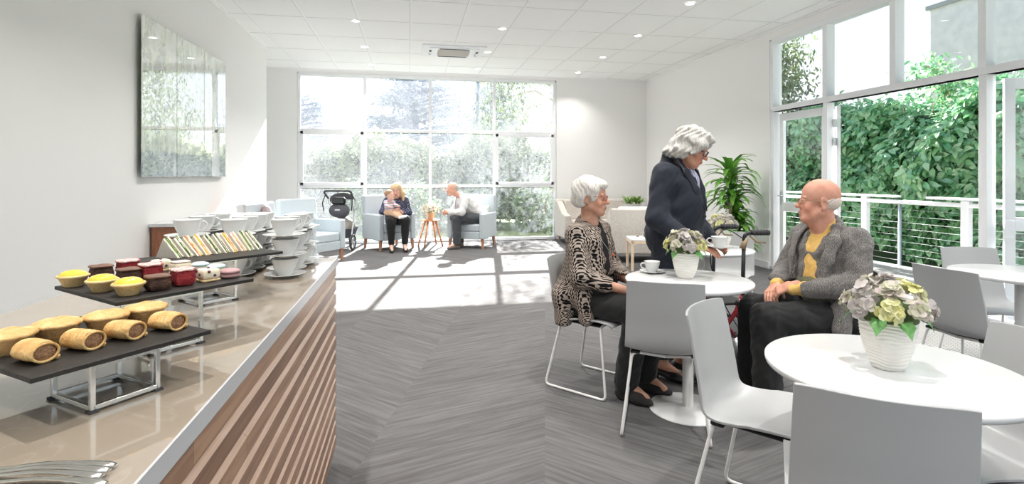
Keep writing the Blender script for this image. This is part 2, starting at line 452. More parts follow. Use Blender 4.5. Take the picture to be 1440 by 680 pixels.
L.new(ramp(nt,fac,[(.25,(.15,.07,.038)),(.5,(.27,.14,.08)),(.75,(.40,.23,.14))]),b.inputs['Base Color']); M['batten']=m
# window glass: clear, plus a translucent film added for the glare haze
def glass(name, film, tint=(.97,.99,1)):
    m,nt,N,L=nodes(name); N.remove(N['Principled BSDF'])
    t=N.new('ShaderNodeBsdfTransparent'); t.inputs[0].default_value=(*tint,1)
    g=N.new('ShaderNodeBsdfGlossy'); g.inputs['Roughness'].default_value=.01
    ge=N.new('ShaderNodeNewGeometry'); dt=N.new('ShaderNodeVectorMath'); dt.operation='DOT_PRODUCT'; L.new(ge.outputs['Normal'],dt.inputs[0]); L.new(ge.outputs['Incoming'],dt.inputs[1])
    fr=mathn(nt,'ADD',.07,mathn(nt,'MULTIPLY',.9,mathn(nt,'POWER',mathn(nt,'SUBTRACT',1.,mathn(nt,'ABSOLUTE',dt.outputs['Value'])),5.)))
    mx=N.new('ShaderNodeMixShader'); L.new(fr,mx.inputs[0]); L.new(t.outputs[0],mx.inputs[1]); L.new(g.outputs[0],mx.inputs[2])
    d=N.new('ShaderNodeBsdfTranslucent'); d.inputs[0].default_value=(.80,.85,1,1)
    tc=N.new('ShaderNodeTexCoord'); n=N.new('ShaderNodeTexNoise'); n.inputs['Scale'].default_value=1.6; n.inputs['Detail'].default_value=6; L.new(tc.outputs['Object'],n.inputs['Vector'])
    m2=N.new('ShaderNodeMixShader'); L.new(mathn(nt,'MULTIPLY',n.outputs['Fac'],film*2),m2.inputs[0]); L.new(mx.outputs[0],m2.inputs[1]); L.new(d.outputs[0],m2.inputs[2])
    L.new(m2.outputs[0],N['Material Output'].inputs[0]); return m
M['glassb']=glass('glare_haze_window_glass',.06)
M['glassr']=glass('window_glass',.006)
# ribbed floor grille
M['cable']=mat('dull_steel_cable',(.62,.63,.64),.7)
M['grille']=mat('grille_bar',(.8,.78,.76),.35)
M['grilled']=mat('grille_gap',(.1,.06,.05),.8)
# ---------------------------------------------------------------- room shell
CH=3.4; XL=-2.3; XR=5.05; YB=10.85; Y0=-3.2
def struct(name, mb, m, parent=None, **kw):
    o=mb.build(name,m,parent,**kw)
    if parent is None: o['kind']='structure'
    return o
s=MB(); s.box((1.1,(YB+Y0)/2,-.1),(8.4+.4,YB-Y0+.3,.2)); struct('floor',s,M['carpet'])
# ceiling with exposed grid lines
s=MB(); s.box((1.0,(YB+Y0)/2,CH+.12),(9.,YB-Y0+.3,.24)); 
ceil=struct('ceiling',s,M['ceil'])
s=MB()
gx=[.012+.685*k for k in range(-5,8)]; gy=[10.14-.93*k for k in range(0,15)]
for x in gx:
    if x<XR: s.box((x,(YB+Y0)/2,CH-.0005),(.024,YB-Y0,.005))
s2=MB()
for y in gy: s2.box((1.05,y,CH-.0005),(8.1,.018,.004))
for x in gx:
    s2.box((x-.014,(YB+Y0)/2,CH-.0008),(.004,YB-Y0,.003),mi=1); 
for y in gy: s2.box((1.05,y-.011,CH-.001),(8.1,.004,.003),mi=1)
M['gridshadow']=mat('grid_shadow_strip',(.55,.55,.54),.8)  # grey strips along one side of each bar paint in its shadow
s.build('ceiling_grid',M['gridw'],ceil); s2.build('ceiling_grid_cross',[M['gridw'],M['gridshadow']],ceil)
s=MB(); s.box((XL-.1,(9.27+Y0)/2,CH/2),(.2,9.27-Y0,CH)); struct('wall_left',s,M['wall'])
s=MB(); s.box((XL-.75,9.17,CH/2),(1.1,.2,CH)); s.box((-3.5,10.05,CH/2),(.2,1.7,CH)); struct('wall_alcove',s,M['wall'])
# back wall round the big window
WX0,WX1,WH=-2.14,3.02,3.33
s=MB()
s.box(((WX0-3.6)/2,YB+.12,CH/2),(WX0+3.6,.24,CH)); s.box(((WX1+XR+.3)/2,YB+.12,CH/2),(XR+.3-WX1,.24,CH)); s.box(((WX0+WX1)/2,YB+.12,(CH+WH)/2),(WX1-WX0,.24,CH-WH))
struct('wall_back',s,M['wall'])
def window(name, cols, rows, place, d=.09, w=.055, sashes=(), skip=(), glassm=None, gl=.02):
    """cols / rows: mullion centres; place(u,t,z) -> world (t = through the wall)"""
    f=MB(); g=MB()
    def bx(u0,u1,z0,z1,t0,t1,mb=f):
        vs=[place(u,t,z) for z in(z0,z1) for (u,t) in((u0,t0),(u1,t0),(u1,t1),(u0,t1))]
        mb.add(vs,[[0,3,2,1],[4,5,6,7],[0,1,5,4],[1,2,6,5],[2,3,7,6],[3,0,4,7]])
    for i,u in enumerate(cols):
        ww=w*(1.0 if 0<i<len(cols)-1 else .9); bx(u-ww/2,u+ww/2,rows[0],rows[-1],-d/2,d/2)
    for i,z in enumerate(rows):
        bx(cols[0],cols[-1],z-w/2,z+w/2,-d/2-.004,d/2+.004)
    for (i,j) in sashes:
        u0,u1,z0,z1=cols[i]+w/2,cols[i+1]-w/2,rows[j]+w/2,rows[j+1]-w/2; q=.055
        for a in((u0,u0+q,z0,z1),(u1-q,u1,z0,z1),(u0,u1,z0,z0+q),(u0,u1,z1-q,z1)): bx(*a,-d/2-.018,d/2-.02)
        bx((u0+u1)/2-.05,(u0+u1)/2+.05,z0+.01,z0+.03,-d/2-.045,-d/2-.015)
    for i in range(len(cols)-1):
        for j in range(len(rows)-1):
            if (i,j) in skip: continue
            g.add([place(u,gl,z) for (u,z) in((cols[i],rows[j]),(cols[i+1],rows[j]),(cols[i+1],rows[j+1]),(cols[i],rows[j+1]))],[[0,1,2,3]])
    o=struct(name,f,M['white'],bevel=.003)
    g.build('glass',glassm,o); return o
window('window_1',[WX0+.03,-.88,.394,1.704,WX1-.03],[.03,1.12,2.22,3.30],lambda u,t,z:(u,YB+.06+t,z),sashes=((0,1),(3,1)),glassm=M['glassb'])
# window wall on the right: mullions from the far jamb towards the camera
RY=[6.78,5.79,4.84,3.93,2.98,2.03,1.08,.13,-.82,-1.77,-2.72]
s=MB()
s.box((XR+.1,(YB+6.81)/2,CH/2),(.2,YB-6.81,CH)); s.box((XR+.1,(6.81-2.75)/2,(CH+3.27)/2),(.2,6.81+2.75,CH-3.27)); s.box((XR+.1,-2.97,CH/2),(.2,.46,CH))
struct('wall_right',s,M['wall'])
low=[RY[0],RY[1],RY[3],RY[4],RY[5],RY[6],RY[7],RY[8],RY[9],RY[10]]
window('window_2',RY,[2.275,3.24],lambda u,t,z:(XR+.07+t,u,z),d=.12,w=.07,glassm=M['glassr'])
window('window_3',low,[.03,2.275],lambda u,t,z:(XR+.07+t,u,z),d=.106,w=.07,skip=((1,0),(0,0)),glassm=M['glassr'])
# door leaves of the opening: one folded back, two glazed leaves with a wide middle rail
def door_leaf(name,p0,p1,z0=.04,z1=2.2,rail=.9,stile=.075,handle=True):
    p0=V(*p0,0); p1=V(*p1,0); d=(p1-p0); Lh=d.length; d.normalize(); n=V(-d.y,d.x,0); T=.045
    f=MB(); R=Matrix((d,n,V(0,0,1))).transposed()
    def bx(u0,u1,a,b): f.box(p0+d*(u0+u1)/2+V(0,0,(a+b)/2),(u1-u0,T,b-a),R=R)
    bx(0,stile,z0,z1); bx(Lh-stile,Lh,z0,z1); bx(stile,Lh-stile,z0,z0+.14); bx(stile,Lh-stile,z1-.1,z1); bx(stile,Lh-stile,rail-.06,rail+.06)
    o=struct(name,f,M['white'],bevel=.003)
    g=MB(); a=p0+d*stile; b=p0+d*(Lh-stile)
    g.add([a+V(0,0,z0),b+V(0,0,z0),b+V(0,0,z1),a+V(0,0,z1)],[[0,1,2,3]]); g.build('glass',M['glassr'],o)
    if handle:
        h=MB(); q=p0+d*(stile/2)
        h.box(q+V(0,0,1.02)-n*(T/2+.004),(.035,.008,.19),R=R); h.tube([q+V(0,0,1.05)-n*(T/2+.006),q+V(0,0,1.05)-n*(T/2+.05),q+V(0,0,1.05)-n*(T/2+.05)+d*.11],.009)
        h.build('door_handle',M['alu'],o)
    return o
door_leaf('door_1',(XR+.10,6.70),(XR+.10,5.84))
door_leaf('door_2',(XR+.15,5.72),(XR+.68,6.36),handle=False)
door_leaf('door_3',(XR+.16,3.86),(XR+.98,3.30),handle=False)
h=MB()
for z in (.35,1.75,1.98): h.box((XR+.105,5.725,z),(.03,.05,.1),bev=.004)
o=h.build('trim_2',M['alu']); o['kind']='structure'
# unseen glazed front, added behind the camera to let in fill daylight
window('window_rear_fill',[-2.3,-.46,1.38,3.21,5.05],[.03,2.3,3.36],lambda u,t,z:(u,Y0+t,z),d=.1,w=.07,glassm=M['glassr'])
# baseboards
s=MB(); s.box((XL+.008,(9.27+Y0)/2,.05),(.016,9.27-Y0,.1)); struct('baseboard_left',s,M['white'])
s=MB(); s.box(((WX1+XR)/2,YB-.008,.05),(XR-WX1,.016,.1)); s.box(((WX0-3.4)/2,YB-.008,.05),(WX0+3.4,.016,.1)); struct('baseboard_back',s,M['white'])
s=MB(); s.box((XR-.008,(YB+6.81)/2,.05),(.016,YB-6.81,.1)); struct('baseboard_right',s,M['white'])
# shadow-line trim where ceiling meets walls
s=MB(); s.box((XL+.012,(9.27+Y0)/2,CH-.012),(.024,9.27-Y0,.024)); s.box((1.4,YB-.012,CH-.012),(7.3,.024,.024)); s.box((XR-.012,(YB+Y0)/2,CH-.012),(.024,YB-Y0,.024)); struct('trim_1',s,M['gridw'])
# door track and ribbed floor grille along the doors
s=MB(); s.box((XR+.02,1.,.006),(.16,9.4,.012)); o=struct('trim_3',s,M['alu'])
g=thing('floor_grille','ribbed white floor grille set in the carpet along the glass doors','floor grille',(4.25,3.1,.0))
s=MB(); s.box((0,0,.003),(.86,3.9,.004)); s.build('grille_base',M['grilled'],g)
s=MB()
for i in range(24): s.box((-.41+.0357*i,0,.008),(.018,3.88,.008))
for y in(-1.94,1.94): s.box((0,y,.008),(.86,.02,.01))
s.build('grille_bars',M['grille'],g)
# ---------------------------------------------------------------- ceiling fittings
def downlight(x,y,lab):
    t=thing('downlight',lab,'ceiling light',(x,y,CH),0,'recessed ceiling downlights')
    s=MB(); s.lathe([(.062,-.002),(.066,-.010),(.055,-.012),(.050,-.003)],28); s.build('trim_ring',M['gridw'],t)
    s=MB(); s.disc((0,0,-.005),.052,28,flip=True); s.build('lens',M['lampw'],t)
    l=bpy.data.lights.new('downlight_beam','AREA'); l.shape='DISK'; l.size=.07; l.energy=LAMP*(.6 if y>10 else 1); l.color=(1,.97,.93); l.spread=2.0
    lo=bpy.data.objects.new('beam',l); link(lo,t); lo.location=(0,0,-.02)
    return t
LAMP=15
M['lampw']=mat('lamp_lens',(1,.98,.95),.5,emit=6)
dl=[]
for ix,(x,colname) in enumerate(((-.715,'left'),(1.27,'middle'),(3.3,'right'))):
    for iy,y in enumerate((10.25,8.85,7.38,5.89,4.4,2.9,1.4,-.2)):
        place=['nearest the back window','second from the back window','third from the back window','fourth from the back window','fifth from the back window','sixth from the back window','seventh from the back window','eighth from the back window'][iy]
        dl.append(downlight(x,y,f'small round recessed downlight in the {colname} row, {place}'))
t=thing('air_conditioner','square white cassette air conditioner in the ceiling with beige centre grille','air conditioner',(.70,8.87,CH))
s=MB(); s.box((0,0,-.012),(1.02,.80,.024),bev=.006); s.box((0,0,-.03),(.80,.6,.014),bev=.004); s.build('panel',M['white'],t)
s=MB(); s.box((0,0,-.040),(.52,.36,.008))
for i in range(14): s.box((0,-.165+.0254*i,-.0455),(.52,.006,.004),mi=1)
s.build('intake_grille',[mat('intake_beige',(.62,.58,.54),.6),mat('intake_rib',(.72,.69,.65),.6)],t)
for (c,d) in (((0,-.26,-.041),(.48,.03,.006)),((0,.26,-.041),(.48,.03,.006)),((-.38,0,-.041),(.035,.30,.006)),((.38,0,-.041),(.035,.30,.006))):
    s=MB(); s.box(c,d); s.build('air_slot',mat('slot_shadow',(.12,.1,.09),.7),t)
    s=MB(); s.box((c[0],c[1],c[2]-.010),(d[0]*.92,d[1]*.55,.006),rz=0,bev=.002); s.build('louvre',M['white'],t)
# ---------------------------------------------------------------- picture on the left wall: glass photo print, three panels
m,nt,N,L=nodes('glass_photo_print'); b=N['Principled BSDF']; b.inputs['Roughness'].default_value=.4; b.inputs['Coat Weight'].default_value=1; b.inputs['Coat Roughness'].default_value=.0; b.inputs['Coat IOR'].default_value=1.9
tc=N.new('ShaderNodeTexCoord'); sp=N.new('ShaderNodeSeparateXYZ'); L.new(tc.outputs['Object'],sp.inputs[0])
mp=N.new('ShaderNodeMapping'); mp.inputs['Scale'].default_value=(1,4.5,1.5); L.new(tc.outputs['Object'],mp.inputs[0])
n1=N.new('ShaderNodeTexNoise'); n1.inputs['Scale'].default_value=1.6; n1.inputs['Detail'].default_value=8; n1.inputs['Roughness'].default_value=.7; n1.inputs['Distortion'].default_value=.6; L.new(mp.outputs[0],n1.inputs['Vector'])
n2=N.new('ShaderNodeTexNoise'); n2.inputs['Scale'].default_value=9; n2.inputs['Detail'].default_value=7; L.new(tc.outputs['Object'],n2.inputs['Vector'])
wil=ramp(nt,mathn(nt,'ADD',mathn(nt,'MULTIPLY',n1.outputs['Fac'],.75),mathn(nt,'MULTIPLY',n2.outputs['Fac'],.25)),[(.34,(.05,.07,.05)),(.42,(.16,.22,.12)),(.48,(.40,.48,.28)),(.55,(.62,.68,.52)),(.64,(.72,.76,.70))])
low=ramp(nt,n2.outputs['Fac'],[(.35,(.07,.15,.12)),(.5,(.16,.26,.24)),(.62,(.30,.38,.36))])
zz=mathn(nt,'ADD',sp.outputs[2],mathn(nt,'MULTIPLY',n2.outputs['Fac'],.12))
mk=N.new('ShaderNodeMixRGB'); L.new(mathn(nt,'GREATER_THAN',zz,.29),mk.inputs[0]); L.new(low,mk.inputs[1]); L.new(wil,mk.inputs[2])
L.new(mk.outputs[0],b.inputs['Base Color']); gl=N.new('ShaderNodeBsdfGlossy'); gl.inputs['Roughness'].default_value=.01; ms=N.new('ShaderNodeMixShader'); ms.inputs[0].default_value=.48; L.new(b.outputs[0],ms.inputs[1]); L.new(gl.outputs[0],ms.inputs[2]); L.new(ms.outputs[0],N['Material Output'].inputs[0]); M['print']=m
t=thing('wall_picture','large three-panel glass photo print of willow trees hung on the left wall','picture',(XL,6.115,1.32))
PW=2.11
for i in range(3):
    s=MB(); y0=-PW/2+PW/3*i; s.box((.045,y0+PW/6,.70),(.008,PW/3-.008,1.40),bev=.002); s.build('glass_panel',M['print'],t)
s=MB()
for y in(-.9,-.3,.3,.9): s.box((.02,y,.70),(.04,.03,1.2))
s.build('hanging_rail',M['alu'],t)
# ---------------------------------------------------------------- serving counter
CX0,CX1,CY1,CZ=-1.10,-.335,2.60,.95
t=thing('serving_counter','serving counter with polished beige stone top and slatted timber front','counter',((CX0+CX1)/2,.9,0))
ox,oy=(CX0+CX1)/2,.9
s=MB(); s.box(((CX0+CX1)/2-ox,(-.9+CY1)/2-oy,CZ-.017),(CX1-CX0,CY1+.9,.034)); s.build('benchtop',M['stone'],t,bevel=.002)
s=MB(); s.box(((CX0+CX1-.10)/2-ox,(-.88+CY1-.03)/2-oy,.5),(CX1-CX0-.14,CY1+.85,.85)); s.box(((CX0+CX1-.2)/2-ox,(-.88+CY1-.08)/2-oy,.04),(CX1-CX0-.24,CY1+.75,.08)); 
s.build('carcass',mat('counter_carcass_dark',(.10,.06,.04),.6),t)
M['battenl']=mat('batten_top_lit',(.46,.31,.23),.3,c2=(.54,.39,.30),nscale=8,stretch=(20,1,20))  # paler than the battens: light caught on their sloped tops, put into the colour
s=MB(); rr=random.Random(3)
pitch=.0655; z=CZ-.034-.028; i=0
while z>.10:
    y=-.88
    cuts=[-.88]+sorted(rr.uniform(-.6,2.3) for _ in range(2))+[CY1-.012]
    if i==0: cuts=[-.88,.93,CY1-.012]
    if i==1: cuts=[-.88,.80,CY1-.012]
    for a,b_ in zip(cuts[:-1],cuts[1:]):
        y0_,y1_=a-oy+.0004,b_-oy-.0004; xo=CX1-.004-ox; P_=[(xo-.042,z-.021),(xo,z-.021),(xo,z+.021),(xo-.026,z+.0445),(xo-.042,z+.0445)]; vs=[V(p_[0],yy_,p_[1]) for yy_ in(y0_,y1_) for p_ in P_]; s.add(vs,[[0,1,2,3,4],[9,8,7,6,5],[0,5,6,1],[1,6,7,2],[3,8,9,4],[4,9,5,0]]); s.add([vs[2],vs[7],vs[8],vs[3]],[[0,1,2,3]],mi=1)
    z-=pitch; i+=1
s.build('slatted_front',[M['batten'],M['battenl']],t)
s=MB(); s.box((CX1-.060-ox,(-.88+CY1-.02)/2-oy,.49),(.012,CY1+.86,.84)); s.build('front_backing',mat('backing_board',(.20,.10,.06),.6),t)
s=MB(); s.box(((CX0+CX1)/2-.02-ox,CY1-.006-oy,.49),(CX1-CX0-.06,.010,.85)); s.build('end_panel',M['alu'],t)
s=MB(); s.box((CX1+.001-ox,(-.9+CY1)/2-oy,CZ-.017),(.004,CY1+.9,.034)); s.build('edge_strip',mat('benchtop_edge',(.50,.50,.52),.25),t)
# sideboard against the left wall, behind the counter
t=thing('sideboard','walnut sideboard with white top against the left wall behind the counter','cabinet',(-1.98,6.0,0))
s=MB(); s.box((0,0,.45),(.60,1.40,.84)); s.build('cabinet_body',M['walnut'],t,bevel=.003)
s=MB(); s.box((0,0,.885),(.63,1.44,.03)); s.build('cabinet_top',M['lam'],t,bevel=.003)
for y in(-.35,.35):
    s=MB(); s.box((.305,y,.45),(.018,.68,.8)); d=s.build('door',M['walnut'],t,bevel=.002)
    s=MB(); s.tube([(.33,y+.28*(1 if y<0 else -1),.4),(.33,y+.28*(1 if y<0 else -1),.56)],.006); s.build('handle',M['alu'],d)
# ---------------------------------------------------------------- food stands: slate board on a steel frame
def board_axes(F,R):
    F=V(*F,0);R=V(*R,0); u=(R-F).normalized(); w=V(-u.y,u.x,0); return F,u,w
def food_stand(label,F,R,w,ztop,fr):
    """F near corner, R right corner; the board runs w metres away to the left; fr = frame offsets (along u, along w, len u, len w)"""
    F,u,wd=board_axes(F,R); Lu=(V(*R,0)-F).length
    c=F+u*Lu/2+wd*w/2
    t=thing('food_stand',label,'food stand',(c.x,c.y,CZ),math.atan2(u.y,u.x),'food stands on the counter')
    h=ztop-CZ
    s=MB(); s.box((0,0,h-.004),(Lu,w,.008)); s.build('slate_board',M['slate'],t,bevel=.0015)
    a0,b0,la,lb=fr; x0,y0=-Lu/2+a0,-w/2+b0; q=.008; hh=h-.008; s=MB()
    P=[(x0,y0),(x0+la,y0),(x0+la,y0+lb),(x0,y0+lb)]
    for (x,y) in P: s.box((x,y,(hh+.004)/2),(q,q,hh-.004))
    for i in range(4):
        a,b=P[i],P[(i+1)%4]
        for z in(.004+q/2,hh-q/2): s.bar((*a,z),(*b,z),q,q)
    s.build('steel_frame',M['chrome'],t,bevel=.0012)
    for (x,y) in P:
        s=MB(); s.box((x,y,.002),(.014,.014,.004)); s.build('foot',M['rubber'],t)
    return t
LOW=((-.541,.890),(-.374,1.110)); MID=((-.571,1.181),(-.375,1.397)); UPR=((-.673,1.586),(-.406,1.842))
ZL,ZM,ZU=1.036,1.080,1.085
food_stand('lowest black slate food stand carrying the meat pies and sausage rolls',*LOW,.34,ZL,(.085,.015,.1,.12))
food_stand('middle black slate food stand carrying tarts, brownies and cakes',*MID,.30,ZM,(.075,.02,.1,.14))
food_stand('rear black slate food stand carrying the triangle sandwiches',*UPR,.218,ZU,(.13,.03,.1,.12))
K=math
def camray(px,py,z):
    th=math.atan(143/750); c_,s_=math.cos(th),math.sin(th); d=750*(1.33-z)/(py-247); l=(px-720)/750*d
    return d*s_+l*c_, d*c_-l*s_
M['pastry']=mat('baked_pastry',(.60,.33,.11),.55,c2=(.76,.52,.23),nscale=45,bump=.5,bscale=160)
M['pastryl']=mat('pale_pastry',(.66,.44,.21),.6,c2=(.56,.33,.13),nscale=50,bump=.4,bscale=180)
M['crust']=mat('tart_shell',(.72,.50,.22),.6,c2=(.80,.60,.30),nscale=60,bump=.3,bscale=250)
M['lemon']=mat('lemon_curd',(.80,.54,.05),.12,c2=(.86,.64,.12),nscale=30,coat=.6)
M['mince']=mat('sausage_meat',(.22,.10,.05),.7,c2=(.42,.23,.12),nscale=130,bump=1,bscale=300)
M['brownie']=mat('chocolate_brownie',(.035,.015,.010),.75,c2=(.075,.035,.022),nscale=60,bump=.8,bscale=200)
M['browntop']=mat('brownie_crust',(.12,.055,.035),.45,c2=(.22,.11,.07),nscale=40,bump=.6,bscale=120)
M['velvet']=mat('red_velvet_sponge',(.22,.012,.018),.85,c2=(.33,.03,.035),nscale=90,bump=.8,bscale=260)
M['icing']=mat('icing_with_red_crumbs',(.90,.78,.72),.6,c2=(.60,.06,.06),nscale=150,bump=.7,bscale=200)
M['cream']=mat('cheesecake',(.80,.70,.50),.55,c2=(.84,.76,.60),nscale=40)
M['berry']=mat('berry',(.12,.03,.06),.35)
M['base']=mat('biscuit_base',(.62,.44,.22),.8,c2=(.72,.56,.34),nscale=90,bump=.6,bscale=200)
M['pinkic']=mat('pink_swirl',(.80,.55,.50),.5,c2=(.86,.80,.66),nscale=25)
M['mac_m']=mat('mauve_macaron_shell',(.42,.24,.25),.5,c2=(.48,.29,.29),nscale=40)
M['mac_b']=mat('pale_blue_macaron_shell',(.50,.62,.64),.5)
M['mac_f']=mat('macaron_filling',(.28,.13,.14),.6)
M['bread']=mat('white_bread',(.80,.73,.60),.85,c2=(.86,.80,.70),nscale=90,bump=.5,bscale=350)
M['breadc']=mat('bread_crust',(.62,.42,.2),.8,c2=(.72,.52,.28),nscale=50)
M['lettuce']=mat('lettuce',(.12,.26,.04),.5,c2=(.3,.42,.1),nscale=60)
M['herb']=mat('dark_green_filling',(.03,.06,.02),.6,c2=(.1,.15,.05),nscale=90)
M['cheese']=mat('yellow_cheese',(.88,.58,.04),.45)
M['carrot']=mat('orange_filling',(.75,.22,.07),.5,c2=(.8,.4,.15),nscale=60)
M['ham']=mat('pink_ham',(.70,.35,.30),.5,c2=(.78,.5,.42),nscale=40)
fr_=random.Random(5)
def pie(px,py,label,rot=0):
    x,y=camray(px,py-7,ZL+.012)
    t=thing('meat_pie',label,'pie',(x,y,ZL),rot,'meat pies on the lowest stand')
    s=MB(); rn=random.Random(int(px)); ph=[rn.uniform(0,6) for _ in range(4)]
    fl=lambda a,z,i: .0012*math.sin(26*a+ph[0])+.0012*math.sin(3*a+ph[1])
    s.lathe([(.0001,0),(.026,0),(.028,.002),(.036,.024),(.037,.026)],48,fn=fl); s.build('pastry_case',M['pastryl'],t)
    s=MB(); s.lathe([(.034,.024),(.0395,.0255),(.040,.029),(.037,.032),(.030,.0335),(.018,.036),(.006,.037),(.0001,.0368)],48,fn=lambda a,z,i:.0011*math.sin(9*a+ph[2])+.0008*math.sin(14*a+ph[3]))
    s.v=[(v[0],v[1],v[2]+(.0016*math.sin(150*v[0]+ph[0])*math.cos(130*v[1]+ph[1]) if v[2]>.03 else 0)) for v in s.v]
    s.build('pastry_lid',M['pastry'],t); t.scale=(.93,.93,1.05)
for px,py,lb in ((12,492,'golden round meat pie cut by the left edge of the frame'),(80,475,'golden round meat pie second from the left end of its row'),(150,463,'golden round meat pie third from the left end of its row'),(205,451,'golden round meat pie at the far right end of its row')): pie(px,py,lb)
def sausage_roll(px,py,rz,label):
    x,y=camray(px,py,ZL)
    t=thing('sausage_roll',label,'sausage roll',(x,y,ZL),rz,'sausage rolls along the front of the lowest stand')
    rn=random.Random(int(px)); ph=[rn.uniform(0,6) for _ in range(5)]
    def f(u,v):
        a=2*PI*u; q=v; xx=-.026+.052*q; e=1-.10*abs(2*q-1)**3
        r1=.0215*e*(1+.05*math.sin(3*a+ph[0])+.04*math.sin(40*q+ph[1])*math.sin(a+ph[2])); yy=math.cos(a)*r1*1.12; zz=.0175+math.sin(a)*r1*.74
        if a>PI*1.45 and a<PI*1.6: yy*=1.1
        return V(xx+.0015*math.sin(5*a+ph[3]),yy,max(zz,.0005))
    s=MB(); s.grid(f,40,22,closeu=True)
    # rim lip at the open end
    s.tube([V(.026,math.cos(a)*.0200,.0160+math.sin(a)*.0140) for a in [2*PI*i/24 for i in range(24)]],.0024,6,closed=True)
    s.tube([V(-.026,math.cos(a)*.0200,.0160+math.sin(a)*.0140) for a in [2*PI*i/24 for i in range(24)]],.0024,6,closed=True)
    s.tube([V(-.025+.05*i/8,.021+.003*math.sin(i*2+ph[4]),.004) for i in range(9)],.0042,6)
    s.build('pastry_wrap',M['pastry'],t)
    s=MB(); s.T=Matrix.Translation((0,0,.016))@Matrix.Diagonal((1,1,.74,1)); s.tube([(-.0265,0,0),(-.0255,0,0),(-.022,0,0),(.022,0,0),(.0255,0,0),(.0265,0,0)],[.008,.0150,.0195,.0195,.0150,.008],20); s.build('filling',M['mince'],t); t.scale=(.95,.92,1)
for px,py,rz,lb in ((50,507,-.55,'sausage roll at the near left end of the front row'),(117,490,-.45,'sausage roll second from the near left end of the front row'),(176,476,-.4,'sausage roll third from the near left end of the front row'),(236,463,-.45,'sausage roll at the right end of the front row')): sausage_roll(px,py,rz,lb)
def tart(px,py,label):
    x,y=camray(px,py,ZM)
    t=thing('lemon_tart',label,'tart',(x,y,ZM),0,'lemon tarts on the middle stand')
    s=MB(); s.lathe([(.0001,0),(.014,0),(.015,.001),(.0225,.0165),(.0255,.018),(.026,.021),(.024,.0225),(.021,.0215)],40,fn=lambda a,z,i:.0006*math.sin(16*a)); s.build('tart_shell',M['crust'],t)
    s=MB(); s.lathe([(.0225,.0205),(.0215,.0245),(.016,.0290),(.008,.0312),(.0001,.0318)],32); s.build('lemon_filling',M['lemon'],t); t.scale=(1.18,)*3
for px,py,lb in ((103,402,'yellow lemon tart furthest left on the middle stand'),(144,409,'yellow lemon tart between the other two tarts'),(181,414,'yellow lemon tart nearest the camera')): tart(px,py,lb)
def rough_block(mb,c,d,rn,amp=.0012,n=7,mi=0):
    cx,cy,cz=c
    for ax in range(3):
        u,w=(ax+1)%3,(ax+2)%3
        for sg in(-1,1):
            vs=[];fs=[]
            for j in range(n):
                for i in range(n):
                    p=[0,0,0];p[ax]=sg*d[ax]/2;p[u]=(i/(n-1)-.5)*d[u];p[w]=(j/(n-1)-.5)*d[w]
                    q=V(*p); h=math.sin(q.x*310+cx*99)+math.sin(q.y*290+cy*57+1)+math.sin(q.z*330+2)
                    k=1+ (amp*h)/max(q.length,.01)
                    ln=(abs(2*q.x/d[0])**6+abs(2*q.y/d[1])**6+abs(2*q.z/d[2])**6)**(1/6)
                    q=q*(1-.0+0)*(1/ max(1,ln))*k; vs.append(q+V(*c))
            for j in range(n-1):
                for i in range(n-1):
                    f=[j*n+i,j*n+i+1,(j+1)*n+i+1,(j+1)*n+i]; fs.append(f if sg>0 else f[::-1])
            mb.add(vs,fs,mi,True)
def brownie(px,py,label,rz=.7):
    x,y=camray(px,py,ZM); t=thing('brownie',label,'cake',(x,y,ZM),rz,'chocolate brownies on the middle stand')
    rn=random.Random(int(px)); s=MB(); rough_block(s,(0,0,.0125),(.034,.034,.025),rn,.0011); s.build('brownie_body',M['brownie'],t)
    s=MB(); rough_block(s,(0,0,.0255),(.0335,.0335,.004),rn,.0012); s.build('crust_top',M['browntop'],t); t.scale=(1.3,1.3,1.2)
for px,py,lb in ((143,391,'dark chocolate brownie behind the tarts, at the back left'),(181,396,'dark chocolate brownie in the middle of its row'),(222,407,'dark chocolate brownie at the front beside the nearest tart')): brownie(px,py,lb)
def velvet(px,py,label,rz=.75):
    x,y=camray(px,py,ZM); t=thing('red_velvet_cake',label,'cake',(x,y,ZM),rz,'red velvet cakes on the middle stand')
    rn=random.Random(int(px)); s=MB(); rough_block(s,(0,0,.0155),(.034,.034,.030),rn,.0008); s.build('sponge',M['velvet'],t)
    s=MB(); rough_block(s,(0,0,.0315),(.034,.034,.005),rn,.0009); s.build('icing',M['icing'],t); t.scale=(1.3,1.3,1.15)
for px,py,lb in ((180,386,'red velvet cake cube furthest back on the left'),(212,392,'red velvet cake cube in the middle of its row'),(257,400,'red velvet cake cube at the front beside the brownie')): velvet(px,py,lb)
def cheesecake(px,py,label,pink=False,rz=.75):
    x,y=camray(px,py,ZM); t=thing('cheesecake_slice',label,'cake',(x,y,ZM),rz,'cheesecake squares on the middle stand')
    rn=random.Random(int(px)); s=MB(); rough_block(s,(0,0,.0025),(.033,.033,.005),rn,.0006); s.build('biscuit_base',M['base'],t)
    s=MB(); rough_block(s,(0,0,.0145),(.032,.032,.020),rn,.0003); s.build('cheesecake_filling',M['cream'],t)
    s=MB()
    if pink: rough_block(s,(0,0,.0255),(.030,.030,.002),rn,.0002); s.build('pink_topping',M['pinkic'],t)
    else:
        for (a,b,c) in ((-.0162,-.004,.015),(-.0162,.008,.020),(.004,-.0162,.012),(-.006,-.0162,.02),(0,0,.0245)): s.ell((a,b,c),(.0028,.0028,.003),8,6)
        s.build('berries',M['berry'],t)
    t.scale=(1.3,1.3,1.2)
